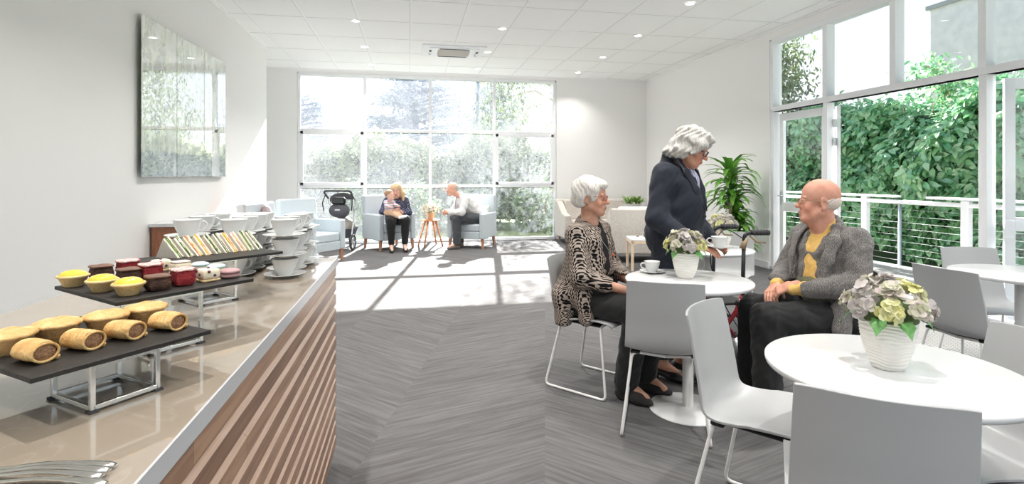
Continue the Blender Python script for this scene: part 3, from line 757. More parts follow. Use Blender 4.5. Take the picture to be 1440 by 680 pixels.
for px,py,pk,lb in ((226,380,False,'pale cheesecake square at the back behind the red velvet cake'),(254,384,True,'pale cheesecake square with pink topping beside the blue macaron'),(293,394,False,'pale cheesecake square with dark berries at the front')): cheesecake(px,py,lb,pk)
def macaron(px,py,label,m,group=None):
    x,y=camray(px,py,ZM); t=thing('macaron',label,'macaron',(x,y,ZM),0,'macarons on the middle stand')
    P=[(.0001,0),(.010,.0005),(.015,.003),(.0162,.0065),(.0155,.008)]
    for z0,fl in((0,1),(.0205,-1)):
        s=MB(); s.lathe([(r,z0+fl*z+.0) for r,z in P][::fl],32,fn=lambda a,z,i:(.0004*math.sin(31*a) if i in(3,4) else 0)); s.build('shell',m,t,smooth=True)
    s=MB(); s.cyl((0,0,.01025),.0145,.0048,28); s.build('filling',M['mac_f'] if m is M['mac_m'] else M['cream'],t); t.scale=(1.38,1.38,1.1)
macaron(324,390,'mauve macaron at the right end of the middle stand',M['mac_m'])
macaron(281,380,'pale blue macaron half hidden behind the cheesecake',M['mac_b'])
macaron(304,383,'pale blue macaron peeping over the front cheesecake',M['mac_b'])
# sandwich wedges
FILL=[('lettuce','herb'),('herb','lettuce'),('carrot','cheese'),('cheese','ham'),('herb','lettuce'),('herb','herb'),('cheese','carrot'),('ham','cheese'),('lettuce','herb'),('herb','lettuce')]
names=['green lettuce filling, nearest the left end of the row','dark herb filling, second from the left','orange and yellow filling, third from the left','yellow cheese and ham filling, fourth from the left end','dark green filling, fifth from the left end','dark leafy filling, just right of centre','yellow and orange filling, fourth from the right','pink ham and cheese filling, third from the right','bright lettuce filling, second from the right end','herb and lettuce filling, at the right end of the row']
a=V(*camray(243,392,ZU),0); b_=V(*camray(357,356,ZU),0)
a=V(*camray(240,361.5,ZU),0); b_=V(*camray(353,349.5,ZU),0)
u=(b_-a).normalized(); n_=10; gap=(b_-a).length/(n_-1)
def sandwich(i,p,rz,tilt):
    t=thing('sandwich_wedge','white bread sandwich triangle with '+names[i],'sandwich',(p.x,p.y,ZU),rz,'sandwich triangles in a row on the rear stand')
    h=.064; w=.080; th=.0068; fil=.0036
    T=Matrix.Rotation(-tilt,4,'Y')
    rn=random.Random(i)
    def wedge(x0,x1,inset=0,jit=0):
        tri=[(-w/2+inset,.0005),(w/2-inset,.0005),(0+rn.uniform(-.002,.002),h-inset*1.3)]
        s=MB(); s.T=T
        N=9; vs=[]; 
        pts=[]
        for k in range(3):
            A,B=tri[k],tri[(k+1)%3]
            for q in range(N): tt=q/N; pts.append((A[0]+(B[0]-A[0])*tt,A[1]+(B[1]-A[1])*tt))
        for xx in(x0,x1):
            for (py_,pz) in pts:
                j=jit*rn.uniform(-1,1); vs.append(V(xx+rn.uniform(-.0006,.0006),py_*(1+j),max(pz*(1+j),0)))
        m_=len(pts); fs=[list(range(m_))[::-1],[m_+k for k in range(m_)]]+[[k,(k+1)%m_,m_+(k+1)%m_,m_+k] for k in range(m_)]
        s.add(vs,fs); return s
    W_=th*3+fil*2; x=-W_/2
    fa,fb=FILL[i]
    wedge(x,x+th).build('bread_slice',M['bread'],t,bevel=.001); x+=th
    wedge(x,x+fil,-.001,.06).build('filling',M[fa],t); x+=fil
    wedge(x,x+th*.35,0,.02).build('bread_slice',M['bread'],t); x+=th*.35
    wedge(x,x+fil*.7,-.0005,.05).build('filling',M[fb],t); x+=fil*.7
    wedge(x,x+th).build('bread_slice',M['bread'],t,bevel=.001)
    s=MB(); s.T=T; s.box((-W_/2+th/2,0,.002),(th*.98,w*.98,.0035)); s.build('crust',M['breadc'],t)
for i in range(n_): sandwich(i,a+u*gap*i,math.atan2(u.y,u.x)+.50+(-.06+.12*fr_.random()),.16+.1*fr_.random())
# ---------------------------------------------------------------- stacks of cups and saucers
def make_cup(label,loc,rz,group):
    t=thing('coffee_cup',label,'cup',loc,rz,group)
    s=MB(); s.lathe([(.0001,.004),(.022,.004),(.0225,0),(.026,0),(.0265,.004),(.031,.012),(.040,.030),(.0455,.050),(.0475,.062),(.0485,.0635),(.0465,.0638),(.0440,.050),(.038,.028),(.028,.012),(.0001,.009)],36); s.build('cup_body',M['china'],t)
    s=MB(); s.tube(crom([(.042,0,.050),(.058,0,.052),(.068,0,.042),(.064,0,.028),(.050,0,.020),(.036,0,.020)],5),.0042,8); s.build('handle',M['china'],t)
    return t
def make_saucer(label,loc,group):
    s=MB(); s.lathe([(.0001,.003),(.024,.003),(.025,0),(.029,0),(.030,.003),(.055,.008),(.074,.0125),(.0755,.0145),(.073,.0150),(.054,.0105),(.034,.0060),(.030,.0055),(.0001,.0055)],40)
    o=s.build('saucer',M['china']); o.location=loc; tag(o,label,'saucer',group); return o
cup0=sau0=None
cols={'right':[(401,306),(404,302.5),(417,299.5),(424,297.5)],'middle':[(329,306),(345,302.5),(360,299.5),(371,297)],'left':[(263,306.5),(285,302),(304,299.5),(312,297)]}
tier=['on the bottom tier','on the middle tier','on the top tier']; rown=['nearest','second','third','furthest']
H=.0735
for cn,lst in cols.items():
    for r,(px,py) in enumerate(lst):
        x,y=camray(px,py,CZ+3*H+.001)
        x=min(x,CX1-.085); y=min(y,CY1-.078)
        for k in range(3):
            gl=f'{rown[r]} stack of the {cn} row'
            z=CZ+.0004+k*H
            jx,jy=fr_.uniform(-.003,.003),fr_.uniform(-.003,.003)
            ls=f'white saucer {tier[k]} of the {gl}'; lc=f'white coffee cup {tier[k]} of the {gl}'
            if sau0 is None: sau0=make_saucer(ls,(x,y,z),'stacked white saucers'); cup0=make_cup(lc,(x,y,z+.0058),1.2,'stacked white coffee cups')
            else:
                dup(sau0,(x+jx,y+jy,z),0,ls); dup(cup0,(x+jx,y+jy,z+.0058),fr_.uniform(.7,1.7),lc)
# ---------------------------------------------------------------- cake forks at the near end
def make_fork(label,loc,rz):
    t=thing('fork',label,'fork',loc,rz,'forks at the near end of the counter')
    s=MB()
    P=crom([(-.105,0,.010),(-.085,0,.0125),(-.068,0,.006),(-.055,0,.0035),(-.03,0,.006),(0,0,.009),(.04,0,.009),(.075,0,.0065),(.088,0,.004)],4)
    n=len(P); vs=[];fs=[]
    def wid(x):
        if x<-.085: return .0095
        if x<-.06: return .0095-(.0095-.0035)*(x+.085)/.025
        if x<.03: return .0035+.001*(x+.06)/.09
        return .0045+.0035*min((x-.03)/.045,1)-(max(0,x-.078)*.35)
    for p in P:
        w=wid(p.x); 
        for k in range(8):
            a=2*PI*k/8; vs.append(p+V(0,math.cos(a)*w,math.sin(a)*.0013-.0010*math.cos(a)**2+.001))
    for i in range(n-1):
        for k in range(8): fs.append([i*8+k,i*8+(k+1)%8,(i+1)*8+(k+1)%8,(i+1)*8+k])
    fs+= [list(range(8)),[ (n-1)*8+k for k in range(8)][::-1]]
    s.add(vs,fs,0,True); s.build('handle',M['fork'],t)
    for y in(-.0075,-.0025,.0025,.0075):
        s=MB(); s.tube([(-.104,y,.0105),(-.125,y,.006),(-.143,y,.0055)],[.0014,.0012,.0007],6); s.build('tine',M['fork'],t)
    return t
F0=None
for i,(px,py,z,lb) in enumerate(((163,653,0,'steel fork with its handle tip furthest right'),(154,660,.004,'steel fork just below the longest one'),(144,668,.002,'steel fork third from the back of the pile'),(150,679,0,'steel fork nearest the bottom edge of the picture'))):
    x,y=camray(px,py,CZ+z+.005); rz=-math.atan(143/750)+(.05,.02,.0,-.03)[i]; th=rz
    loc=(x-.088*math.cos(th),y-.088*math.sin(th),CZ+z)
    if F0 is None: F0=make_fork(lb,loc,rz)
    else: dup(F0,loc,rz,lb)
# ---------------------------------------------------------------- outside
s=MB(); s.box((3,23,-.12),(60,24,.1)); o=s.build('ground_garden',M['grass']); o['kind']='structure'
s=MB(); s.box((XR+.2+.9,3.6,-.06),(1.75,14.0,.1))
o=s.build('balcony_deck',M['deck']); o['kind']='structure'
s=MB(); s.box((16,2,-1.2),(18,30,.1)); o=s.build('ground_side',M['grass']); o['kind']='structure'
def leaves(P, Nrm, size, asp=.45, droop=.0, jitter=.6, rn=None, curl=.25):
    """leaf blades (8 verts, folded along the midrib) at points P facing roughly along Nrm"""
    rn=rn or rng; n=len(P)
    nn=Nrm+rn.normal(0,jitter,(n,3)); nn/=np.linalg.norm(nn,axis=1)[:,None]
    t=rn.normal(0,1,(n,3)); t[:,2]-=droop; t-=nn*(t*nn).sum(1)[:,None]; t/=np.linalg.norm(t,axis=1)[:,None]
    b=np.cross(nn,t); sz=size*rn.uniform(.7,1.25,(n,1)); w=sz*asp*.5
    a0=P; a1=P+t*sz*.35+nn*sz*curl*.25; a2=P+t*sz*.72+nn*sz*curl*.2; a3=P+t*sz-nn*sz*curl*.15
    l1=a1+b*w+nn*w*.35; r1=a1-b*w+nn*w*.35; l2=a2+b*w*.75+nn*w*.25; r2=a2-b*w*.75+nn*w*.25
    vs=np.stack([a0,a1,a2,a3,l1,r1,l2,r2],1).reshape(-1,3)
    f=np.array([[0,5,1,1],[0,1,4,4],[1,5,7,2],[1,2,6,4],[2,7,3,3],[2,3,6,6]])
    base=(np.arange(n)*8)[:,None,None]
    q=(f[None]+base).reshape(-1,4)
    tri=[]; 
    t3=np.array([[0,5,1],[0,1,4],[1,5,7],[1,7,2],[1,2,6],[1,6,4],[2,7,3],[2,3,6]])
    q=(t3[None]+base).reshape(-1,3)
    return vs,q
def leafobj(name,P,Nn,size,m,parent=None,**k):
    v,f=leaves(np.asarray(P,float),np.asarray(Nn,float),size,**k)
    return obj(name,np_mesh(name,v,f,False,[m]),parent)
# --- hedge beyond the balcony
M['hedge']=mat('hedge_leaf',(.1,.2,.05),.22,spec=.9,rand=[(.07,.25,.11),(.15,.38,.15),(.27,.50,.24),(.42,.62,.38),(.16,.42,.20),(.28,.50,.34)],transl=.3)
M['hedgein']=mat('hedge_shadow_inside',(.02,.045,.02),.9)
t=thing('hedge','tall dense broad-leaved hedge beyond the balcony railing','hedge',(8.1,4.0,-1.1))
def bumps(y,z): return .16*np.sin(2.1*y+1.3*np.sin(1.7*z))+.13*np.sin(3.3*z+1.1*y)+.09*np.sin(7*y+2*z)+.07*np.sin(9*z-4*y)
n=26000
yy=rng.uniform(-4.5,6.8,n); top=3.78+.2*np.sin(1.4*yy+.6)+.12*np.sin(3.7*yy)+.04*yy*-1
zz=rng.uniform(.3,.99,n)**.9*top
dep=rng.exponential(.15,n); xx=-.35+bumps(yy,zz)+dep-.0+np.maximum(0,zz-top+.5)**1.5*.9
P=np.stack([xx,yy,zz],1); Nn=np.stack([-np.ones(n),.25*np.cos(2.1*yy),.55+.5*np.sin(3.3*zz+1.1*yy)],1)
leafobj('foliage',P,Nn,.165,M['hedge'],t,asp=.48,droop=.8,jitter=.42)
n=5000; yy=rng.uniform(-4.5,6.8,n); top=3.78+.2*np.sin(1.4*yy+.6)+.12*np.sin(3.7*yy)-.04*yy
leafobj('foliage_top',np.stack([rng.uniform(-.1,.9,n),yy,top+rng.normal(-.05,.10,n)],1),np.stack([-.6*np.ones(n),0*yy,np.ones(n)],1),.12,M['hedge'],t,asp=.5,droop=.2)
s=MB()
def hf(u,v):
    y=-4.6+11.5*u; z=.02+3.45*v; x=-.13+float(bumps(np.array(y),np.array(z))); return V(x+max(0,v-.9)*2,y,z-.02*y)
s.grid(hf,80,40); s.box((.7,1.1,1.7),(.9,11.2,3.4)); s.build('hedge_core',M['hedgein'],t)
s=MB(); rr=random.Random(8)
for i in range(26):
    y=-4+i*.42; s.tube(crom([(.3,y,0),(.3,y+.1,1.3),(.2,y+rr.uniform(-.3,.3),2.4),(.1+rr.uniform(-.1,.1),y+rr.uniform(-.4,.4),3.6)],4),[.03,.028,.026,.024,.022,.02,.018,.016,.014,.012,.01,.008,.006][:13],6)
s.build('branches',M['bark'],t)
# sprigs standing above the hedge, in front of the pale building
M['spring']=mat('pale_sprig_leaf',(.3,.35,.15),.5,rand=[(.20,.27,.12),(.36,.40,.20),(.50,.50,.32),(.24,.32,.20)],transl=.3)
def young_tree(label,base,h,spread,n,m,leaf=.11,nb=10,seed=1,asp=.4,name='young_tree',group=None,low=.35,trunk=.05,droop=1.2,blob=.16):
    r=random.Random(seed); g=np.random.default_rng(seed)
    t=thing(name,label,'tree',base,0,group); s=MB(); tips=[]
    lean=r.uniform(-.15,.15)
    tr=crom([(0,0,0),(lean*.4,.05,h*.35),(lean,.0,h*.7),(lean*1.4,0,h*.97)],6); s.tube(tr,[trunk*(1-.85*i/(len(tr)-1)) for i in range(len(tr))],8)
    for i in range(nb):
        f=low+(1-low)*(i+.5)/nb; p=tr[int(f*(len(tr)-1))]; a=r.uniform(0,2*PI); L_=spread*(1.15-f*.7)*r.uniform(.6,1.1)
        q=p+V(math.cos(a)*L_*.5,math.sin(a)*L_*.5,L_*.35); e=p+V(math.cos(a)*L_,math.sin(a)*L_,L_*.45)
        s.tube(crom([p,q,e],4),[trunk*.35*(1-.8*k/8) for k in range(9)],5)
        for k in range(5):
            tips.append(np.array(p.lerp(e,.35+.65*k/4))+g.normal(0,blob,3))
            b2=a+r.uniform(-1,1); e2=p.lerp(e,.5+.1*k)+V(math.cos(b2),math.sin(b2),.4)*L_*.3; s.tube([p.lerp(e,.4+.1*k),e2],[trunk*.14,trunk*.05],4); tips.append(np.array(e2))
    tips.append(np.array(tr[-1]))
    s.build('trunk',M['bark'],t); tips=np.array(tips)
    P=tips[g.integers(0,len(tips),n)]+g.normal(0,blob,(n,3)); leafobj('foliage',P,g.normal(0,1,(n,3))+np.array([0,0,.4]),leaf,m,t,asp=asp,droop=droop,rn=g)
    return t
young_tree('young pale-leaved tree standing above the hedge in front of the grey building',(9.6,5.4,-1.15),4.75,.75,1000,M['spring'],leaf=.14,seed=4,group='trees above the hedge',low=.75)
young_tree('pale-leaved sapling above the hedge at the right edge of the frame',(9.4,3.0,-1.15),5.2,.8,1600,M['spring'],leaf=.15,seed=9,group='trees above the hedge',low=.65)
young_tree('sparse dark sapling above the hedge beside the second upper pane',(9.8,8.3,-1.15),4.6,.8,900,M['hedge'],leaf=.13,seed=12,group='trees above the hedge',low=.7)
M['gum']=mat('olive_gum_leaf',(.2,.25,.12),.5,rand=[(.10,.16,.08),(.18,.24,.12),(.30,.34,.18),(.14,.20,.12)],transl=.3)
M['dkleaf']=mat('dark_blue_green_leaf',(.04,.08,.06),.6,rand=[(.03,.065,.05),(.06,.10,.075),(.09,.13,.09),(.04,.08,.07)],transl=.15)
young_tree('large olive-leaved gum tree beyond the far end of the balcony',(8.6,12.6,-1.1),5.9,1.7,13000,M['gum'],leaf=.16,nb=26,seed=21,name='gum_tree',low=.3,trunk=.12,blob=.32,asp=.32)
young_tree('dark bushy tree low behind the leftmost balcony door',(8.9,10.4,-1.1),3.2,1.2,9000,M['dkleaf'],leaf=.14,nb=18,seed=22,name='bushy_tree',low=.1,trunk=.08,blob=.3)
# grey rendered building far behind the hedge
t=thing('neighbour_building','grey rendered building with flat roof seen above the hedge','building',(23.5,15.9,-1.1))
s=MB(); s.box((0,0,4.55),(6,4.0,9.1)); s.build('rendered_wall',M['render'],t,bevel=.02)
s=MB(); s.box((0,0,9.15),(6.2,4.2,.16)); s.build('roof_edge',mat('roof_coping',(.25,.27,.32),.5),t)
# --- balcony railing
t=thing('balcony_railing','white balcony railing with horizontal steel cables beyond the open door','railing',(6.35,3.9,0))
s=MB(); s.tube([(0,-4.9,.985),(0,5.2,.985)],.028,12); s.build('top_rail',M['white'],t)
s=MB(); s.box((.01,3.65,1.055),(.12,3.1,.028),bev=.006); s.build('handrail_board',M['white'],t)
s=MB(); s.box((.01,-1.62,1.055),(.12,6.56,.028),bev=.006); s.build('handrail_board',M['white'],t)
s=MB(); s.tube([(0,-4.9,.13),(0,5.2,.13)],.022,10); s.build('bottom_rail',M['white'],t)
for y in(4.9,2.6,1.2,-.78,-2.9,-4.7):
    s=MB(); s.box((0,y,.51),(.07,.09,1.05),bev=.005); s.build('post',M['white'],t)
for y in(3.8,2.06,.2,-1.85):
    s=MB(); s.cyl((0,y,.55),.022,.87,14); s.build('steel_post',M['alu'],t)
for i in range(9):
    z=.215+.084*i; s=MB(); s.tube([(0,-4.8,z),(0,5.1,z)],.0016,6); s.build('cable',M['cable'],t)
# --- garden beyond the back window
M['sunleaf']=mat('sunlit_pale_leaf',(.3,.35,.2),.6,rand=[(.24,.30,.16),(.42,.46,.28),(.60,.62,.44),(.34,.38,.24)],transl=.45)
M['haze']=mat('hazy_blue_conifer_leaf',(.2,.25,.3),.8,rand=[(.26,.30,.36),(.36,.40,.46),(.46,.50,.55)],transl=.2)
def big_hedge(name,label,x0,x1,y,h,n,m,leaf,dz=.35,thick=.9,seed=3):
    g=np.random.default_rng(seed); t=thing(name,label,'hedge',((x0+x1)/2,y,0)); w=x1-x0
    u=g.uniform(-w/2,w/2,n); tp=h+.25*np.sin(1.7*u+seed)+.15*np.sin(4.1*u)+.12*np.sin(9*u+2)
    z=g.uniform(.0,1,n)**.8*tp+g.normal(0,.06,n); yy=-thick*.5+g.exponential(.14,n)+.14*np.sin(3*u+2*z)+np.maximum(0,z-tp+.5)*.5
    leafobj('foliage',np.stack([u,yy,z],1),np.stack([0*u,-np.ones(n),.5+0*u],1),leaf,m,t,rn=g,jitter=.8)
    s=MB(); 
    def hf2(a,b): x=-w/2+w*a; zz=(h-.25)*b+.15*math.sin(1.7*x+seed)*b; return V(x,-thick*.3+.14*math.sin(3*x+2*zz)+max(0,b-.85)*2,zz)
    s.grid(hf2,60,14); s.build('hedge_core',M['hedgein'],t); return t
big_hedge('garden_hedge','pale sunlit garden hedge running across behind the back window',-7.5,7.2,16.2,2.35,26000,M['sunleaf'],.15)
def shrub(label,x,y,r,h,n,m,leaf=.09,seed=1,group='garden shrubs outside the back window'):
    g=np.random.default_rng(seed); t=thing('shrub',label,'shrub',(x,y,-.07),0,group)
    th=g.uniform(0,2*PI,n); ph=np.arccos(g.uniform(-.2,1,n)); k=r*(1-g.exponential(.12,n))*(1+.15*np.sin(5*th+seed)+.12*np.sin(7*ph))
    nn=np.stack([np.sin(ph)*np.cos(th),np.sin(ph)*np.sin(th),np.cos(ph)],1); P=nn*k[:,None]*np.array([1,1,h/r/1.15]); P[:,2]+=h*.12; P[:,2]=np.maximum(P[:,2],.02)
    leafobj('foliage',P,nn,leaf,m,t,rn=g,jitter=.7)
    s=MB(); rr=random.Random(seed)
    for i in range(7):
        a=rr.uniform(0,6.28); s.tube(crom([(0,0,0),(math.cos(a)*r*.3,math.sin(a)*r*.3,h*.4),(math.cos(a)*r*.6,math.sin(a)*r*.6,h*.75)],3),[.02,.017,.014,.012,.01,.008,.006],5)
    s.build('stems',M['bark'],t); return t
M['lowleaf']=mat('garden_shrub_leaf',(.2,.3,.15),.6,rand=[(.12,.20,.10),(.22,.32,.16),(.38,.45,.26),(.30,.30,.34)],transl=.35)
for i,(x,y,r,h,lb) in enumerate(((-2.9,13.2,.58,1.25,'leafy garden shrub outside the bottom left pane behind the stroller'),(-1.4,13.6,.62,1.15,'hazy garden shrub outside the back window behind the left blue armchair'),(.15,13.3,.62,1.1,'hazy garden shrub outside the back window behind the wooden stool'),(1.7,13.7,.62,1.2,'hazy garden shrub outside the back window behind the right blue armchair'),(3.2,13.2,.64,1.45,'green garden shrub filling the bottom right pane'),(4.75,13.8,.62,1.2,'garden shrub outside at the right edge of the back window'))):
    shrub(lb,x,y,r,h,3000,M['lowleaf'],seed=30+i)
# layered conifers, hazy in the distance
def conifer(label,x,y,h,spread,seed,n=9000):
    g=np.random.default_rng(seed); r=random.Random(seed); t=thing('conifer',label,'tree',(x,y,-.1),0,'conifers far beyond the hedge'); s=MB()
    s.tube([(0,0,0),(.1,0,h*.5),(0,0,h*.98)],[.3,.2,.04],8); Ps=[]
    lay=15
    for i in range(lay):
        z=h*(.28+.7*i/lay); L_=spread*(1-.62*(i/lay)**1.5)*r.uniform(.75,1.1)
        for k in range(6):
            a=r.uniform(0,2*PI); e=V(math.cos(a)*L_,math.sin(a)*L_,z+L_*.12); s.tube([(0,0,z),tuple(e*.6+V(0,0,z*.4+.1)),e],[.06,.04,.015],5)
            m_=n//(lay*6); tt=g.uniform(.25,1,m_); Pk=np.stack([e.x*tt,e.y*tt,z+(e.z-z)*tt],1)+g.normal(0,1,(m_,3))*np.array([.35,.35,.10]); Ps.append(Pk)
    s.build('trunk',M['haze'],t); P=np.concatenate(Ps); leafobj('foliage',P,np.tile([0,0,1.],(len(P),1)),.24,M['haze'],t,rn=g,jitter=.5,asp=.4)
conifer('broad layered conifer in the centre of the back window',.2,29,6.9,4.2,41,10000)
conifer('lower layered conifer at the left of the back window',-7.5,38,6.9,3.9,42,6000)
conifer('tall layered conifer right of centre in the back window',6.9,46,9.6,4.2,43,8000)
M['gumbark']=mat('pale_gum_bark',(.50,.42,.38),.7,c2=(.64,.56,.5),nscale=6,stretch=(1,1,.4))
# big gum with bare branch arching into the top right pane
t=thing('gum_tree','gum tree with a bare pale branch reaching across the top right pane','tree',(5.6,17.5,-.1))
s=MB()
def br(pts,r0,r1):
    c=crom(pts,6); s.tube(c,[r0+(r1-r0)*i/(len(c)-1) for i in range(len(c))],8); return c
br([(0,0,0),(.1,0,1.6),(-.1,0,2.9),(-.3,.1,4.2),(-.2,0,6.2)],.26,.12)
b1=br([(-.1,0,2.8),(-.5,0,3.3),(-1.05,0,3.15),(-1.5,0,2.85),(-2.0,0,2.9),(-2.6,0,2.8)],.09,.02)
b2=br([(-.5,0,3.3),(-.8,0,3.75),(-.7,0,4.2),(-1.1,0,4.6)],.07,.03); b3=br([(-.7,0,3.9),(-1.5,.1,4.3),(-2.3,.1,4.1),(-3.,0,4.3)],.05,.015)
br([(-.5,0,3.3),(0,0,3.0),(.4,0,2.5)],.06,.03)
s.build('branches',M['gumbark'],t)
g=np.random.default_rng(77); C_=np.array([(-2.4,0,4.4),(-2.9,0,3.9),(-3.1,.1,3.2),(-2.6,0,4.9),(-.6,0,5.2),(-2.7,0,2.6),(-3.2,0,2.3),(.6,0,4.8),(-1.4,0,4.9),(-2.,.2,3.6),(-.1,.1,2.4),(-1.2,0,6.6),(-2.6,-.2,7.0)])
P=C_[g.integers(0,len(C_),5400)]+g.normal(0,1,(5400,3))*np.array([.36,.3,.38]); leafobj('foliage',P,g.normal(0,1,(5400,3)),.14,M['gum'],t,rn=g,asp=.28,droop=2.5)
s=MB(); s.cyl((2.75,22,3.2),.09,6.4,12); s.box((2.75,22,6.1),(1.3,.09,.09)); s.tube([(2.75,22,6.15),(-14,24,5.6)],.015,5)
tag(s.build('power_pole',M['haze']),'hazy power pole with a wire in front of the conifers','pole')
# ---------------------------------------------------------------- moulded chairs
CP=crom([V(a,b,0) for a,b in [(.235,.430),(.215,.445),(.15,.450),(.06,.444),(-.04,.434),(-.13,.432),(-.182,.450),(-.206,.500),(-.220,.58),(-.236,.66),(-.252,.74),(-.268,.808)]],3)
def make_chair(label,loc,rz,group,dark=False):
    t=thing('moulded_chair',label,'chair',loc,rz,group)
    n=len(CP); NU=15; T=.011
    nrm=[]
    for i in range(n):
        d=CP[min(i+1,n-1)]-CP[max(i-1,0)]; nrm.append(V(-d.y,d.x,0).normalized()*-1)
    # arc length fraction
    def half(i):
        f=i/(n-1); 
        w=.205-.018*max(0,(f-.45))/.55
        if f<.12: w-= .012*((.12-f)/.12)**2
        return w
    vs=[];fs=[];mi=[]
    for side in(0,1):
        for i in range(n):
            f=i/(n-1); p=CP[i]; nn=nrm[i]
            if nn.y<0 and f<.4: nn=-nn
            if f>=.4 and nn.x<0: nn=-nn
            for k in range(NU):
                u=2*k/(NU-1)-1; w=half(i)
                bend=(.034*min(1,max(0,(f-.35)/.3))+.004)*u*u
                x=u*w; yy=p.x; zz=p.y
                zz+=(.026*u*u-.014)*max(0,1-abs(f-.36)/.34); 
                q=V(x,yy+bend*(1 if f>.35 else 0),zz+ (0 if f>.35 else bend))
                if f>.97: q.z-=.006*abs(u)**6
                off=V(0,nn.x,nn.y)*(T/2 if side==0 else -T/2)
                vs.append(q+off)
    def id_(s_,i,k): return s_*n*NU+i*NU+k
    for i in range(n-1):
        for k in range(NU-1):
            fs.append([id_(0,i,k),id_(0,i,k+1),id_(0,i+1,k+1),id_(0,i+1,k)]); mi.append(0)
            fs.append([id_(1,i,k),id_(1,i+1,k),id_(1,i+1,k+1),id_(1,i,k+1)]); mi.append(1)
    for i in range(n-1):
        for k in(0,NU-1):
            f=[id_(0,i,k),id_(0,i+1,k),id_(1,i+1,k),id_(1,i,k)]; fs.append(f if k==0 else f[::-1]); mi.append(0)
    for k in range(NU-1):
        f=[id_(0,0,k),id_(0,0,k+1),id_(1,0,k+1),id_(1,0,k)]; fs.append(f[::-1]); mi.append(0)
        f=[id_(0,n-1,k),id_(0,n-1,k+1),id_(1,n-1,k+1),id_(1,n-1,k)]; fs.append(f); mi.append(0)
    me=np_mesh('seat_shell',np.array([tuple(v) for v in vs]),fs,True,[M['shell_w'] if not dark else M['darkshell'],M['shell_g'] if not dark else M['darkshell']],mi)
    o=obj('seat_shell',me,t); b=o.modifiers.new('b','BEVEL'); b.width=.003; b.segments=2; b.limit_method='ANGLE'; b.angle_limit=.9; b.harden_normals=True
    for sx in(-1,1):
        s=MB(); s.tube(rounded([(0,-.135,.404),(sx*.165,-.135,.416),(sx*.215,-.225,.0085),(sx*.215,.205,.0085),(sx*.178,.15,.424),(0,.15,.424)],.035,5),.0075,10); s.build('sled_leg',M['steelw'],t)
    s=MB(); s.box((0,.0,.408),(.26,.24,.012),bev=.004)
    for sx in(-1,1): s.box((sx*.15,-.12,.416),(.05,.05,.016),bev=.004)
    s.build('mounting_plate',M['black'],t)
    return t
M['darkshell']=mat('charcoal_plastic',(.045,.047,.05),.4)
def head(fx,fy): return math.atan2(-fx,fy)
CG='grey and white moulded chairs'
ch0=make_chair('grey-backed moulded chair the seated woman in the patterned cardigan sits on',(1.155,3.27,0),head(.65,-.75),CG)
dup(ch0,(1.345,2.66,0),head(.45,.89),'grey moulded chair with its back to the camera, tucked under the vase and teacup table')
dup(ch0,(1.318,1.800,0),head(.62,-.78),'white-fronted moulded chair in front of the seated man, angled to the near round table')
dup(ch0,(1.250,1.275,0),head(.60,.80),'nearest grey moulded chair, its broad back cropped by the bottom edge')
dup(ch0,(1.82,1.42,0),head(-.97,.12),'moulded chair cropped by the right edge beside the near round table')
dup(ch0,(3.23,2.55,0),head(1,.04),'glossy grey moulded chair seen from behind in front of the balcony railing')
dup(ch0,(3.93,2.98,0),head(-.30,-.95),'moulded chair behind the far right table, against the glass door')
dup(ch0,(2.80,4.35,0),head(-.60,-.62),'pale moulded chair behind the walker at the small background table')
make_chair('dark chair under the seated man in the tweed jacket',(2.24,2.585,0),head(-.97,.24),CG,dark=True)
# ---------------------------------------------------------------- round pedestal tables
def make_table(label,loc,group):
    t=thing('round_table',label,'table',loc,0,group)
    s=MB(); s.lathe([(.0001,.718),(.335,.718),(.347,.722),(.350,.730),(.350,.738),(.348,.740),(.0001,.740)],72); s.build('tabletop',M['lam'],t)
    s=MB(); s.cyl((0,0,.37),.03,.70,28); s.cyl((0,0,.712),.11,.010,28); s.build('pedestal',M['steelw'],t)
    s=MB(); s.lathe([(.0001,.0),(.215,.0),(.218,.004),(.214,.010),(.06,.016),(.034,.022),(.0001,.022)],56); s.build('base_plate',mat('white_gloss_base',(.85,.85,.85),.08,coat=.5) if 'gb' not in M else M['gb'],t)
    return t
TG='white round pedestal tables'
T1=(1.555,2.80); T2=(1.455,1.40); T3=(3.64,2.60); T0=(2.37,3.95)
tb=make_table('white round table with a cup and flower vase between the seated woman and man',(*T1,0),TG)
dup(tb,(*T2,0),0,'nearest white round table carrying the large hydrangea vase')
dup(tb,(*T3,0),0,'white round table cut by the right edge of the frame near the glass door')
dup(tb,(*T0,0),0,'white round table in the background behind the standing woman')
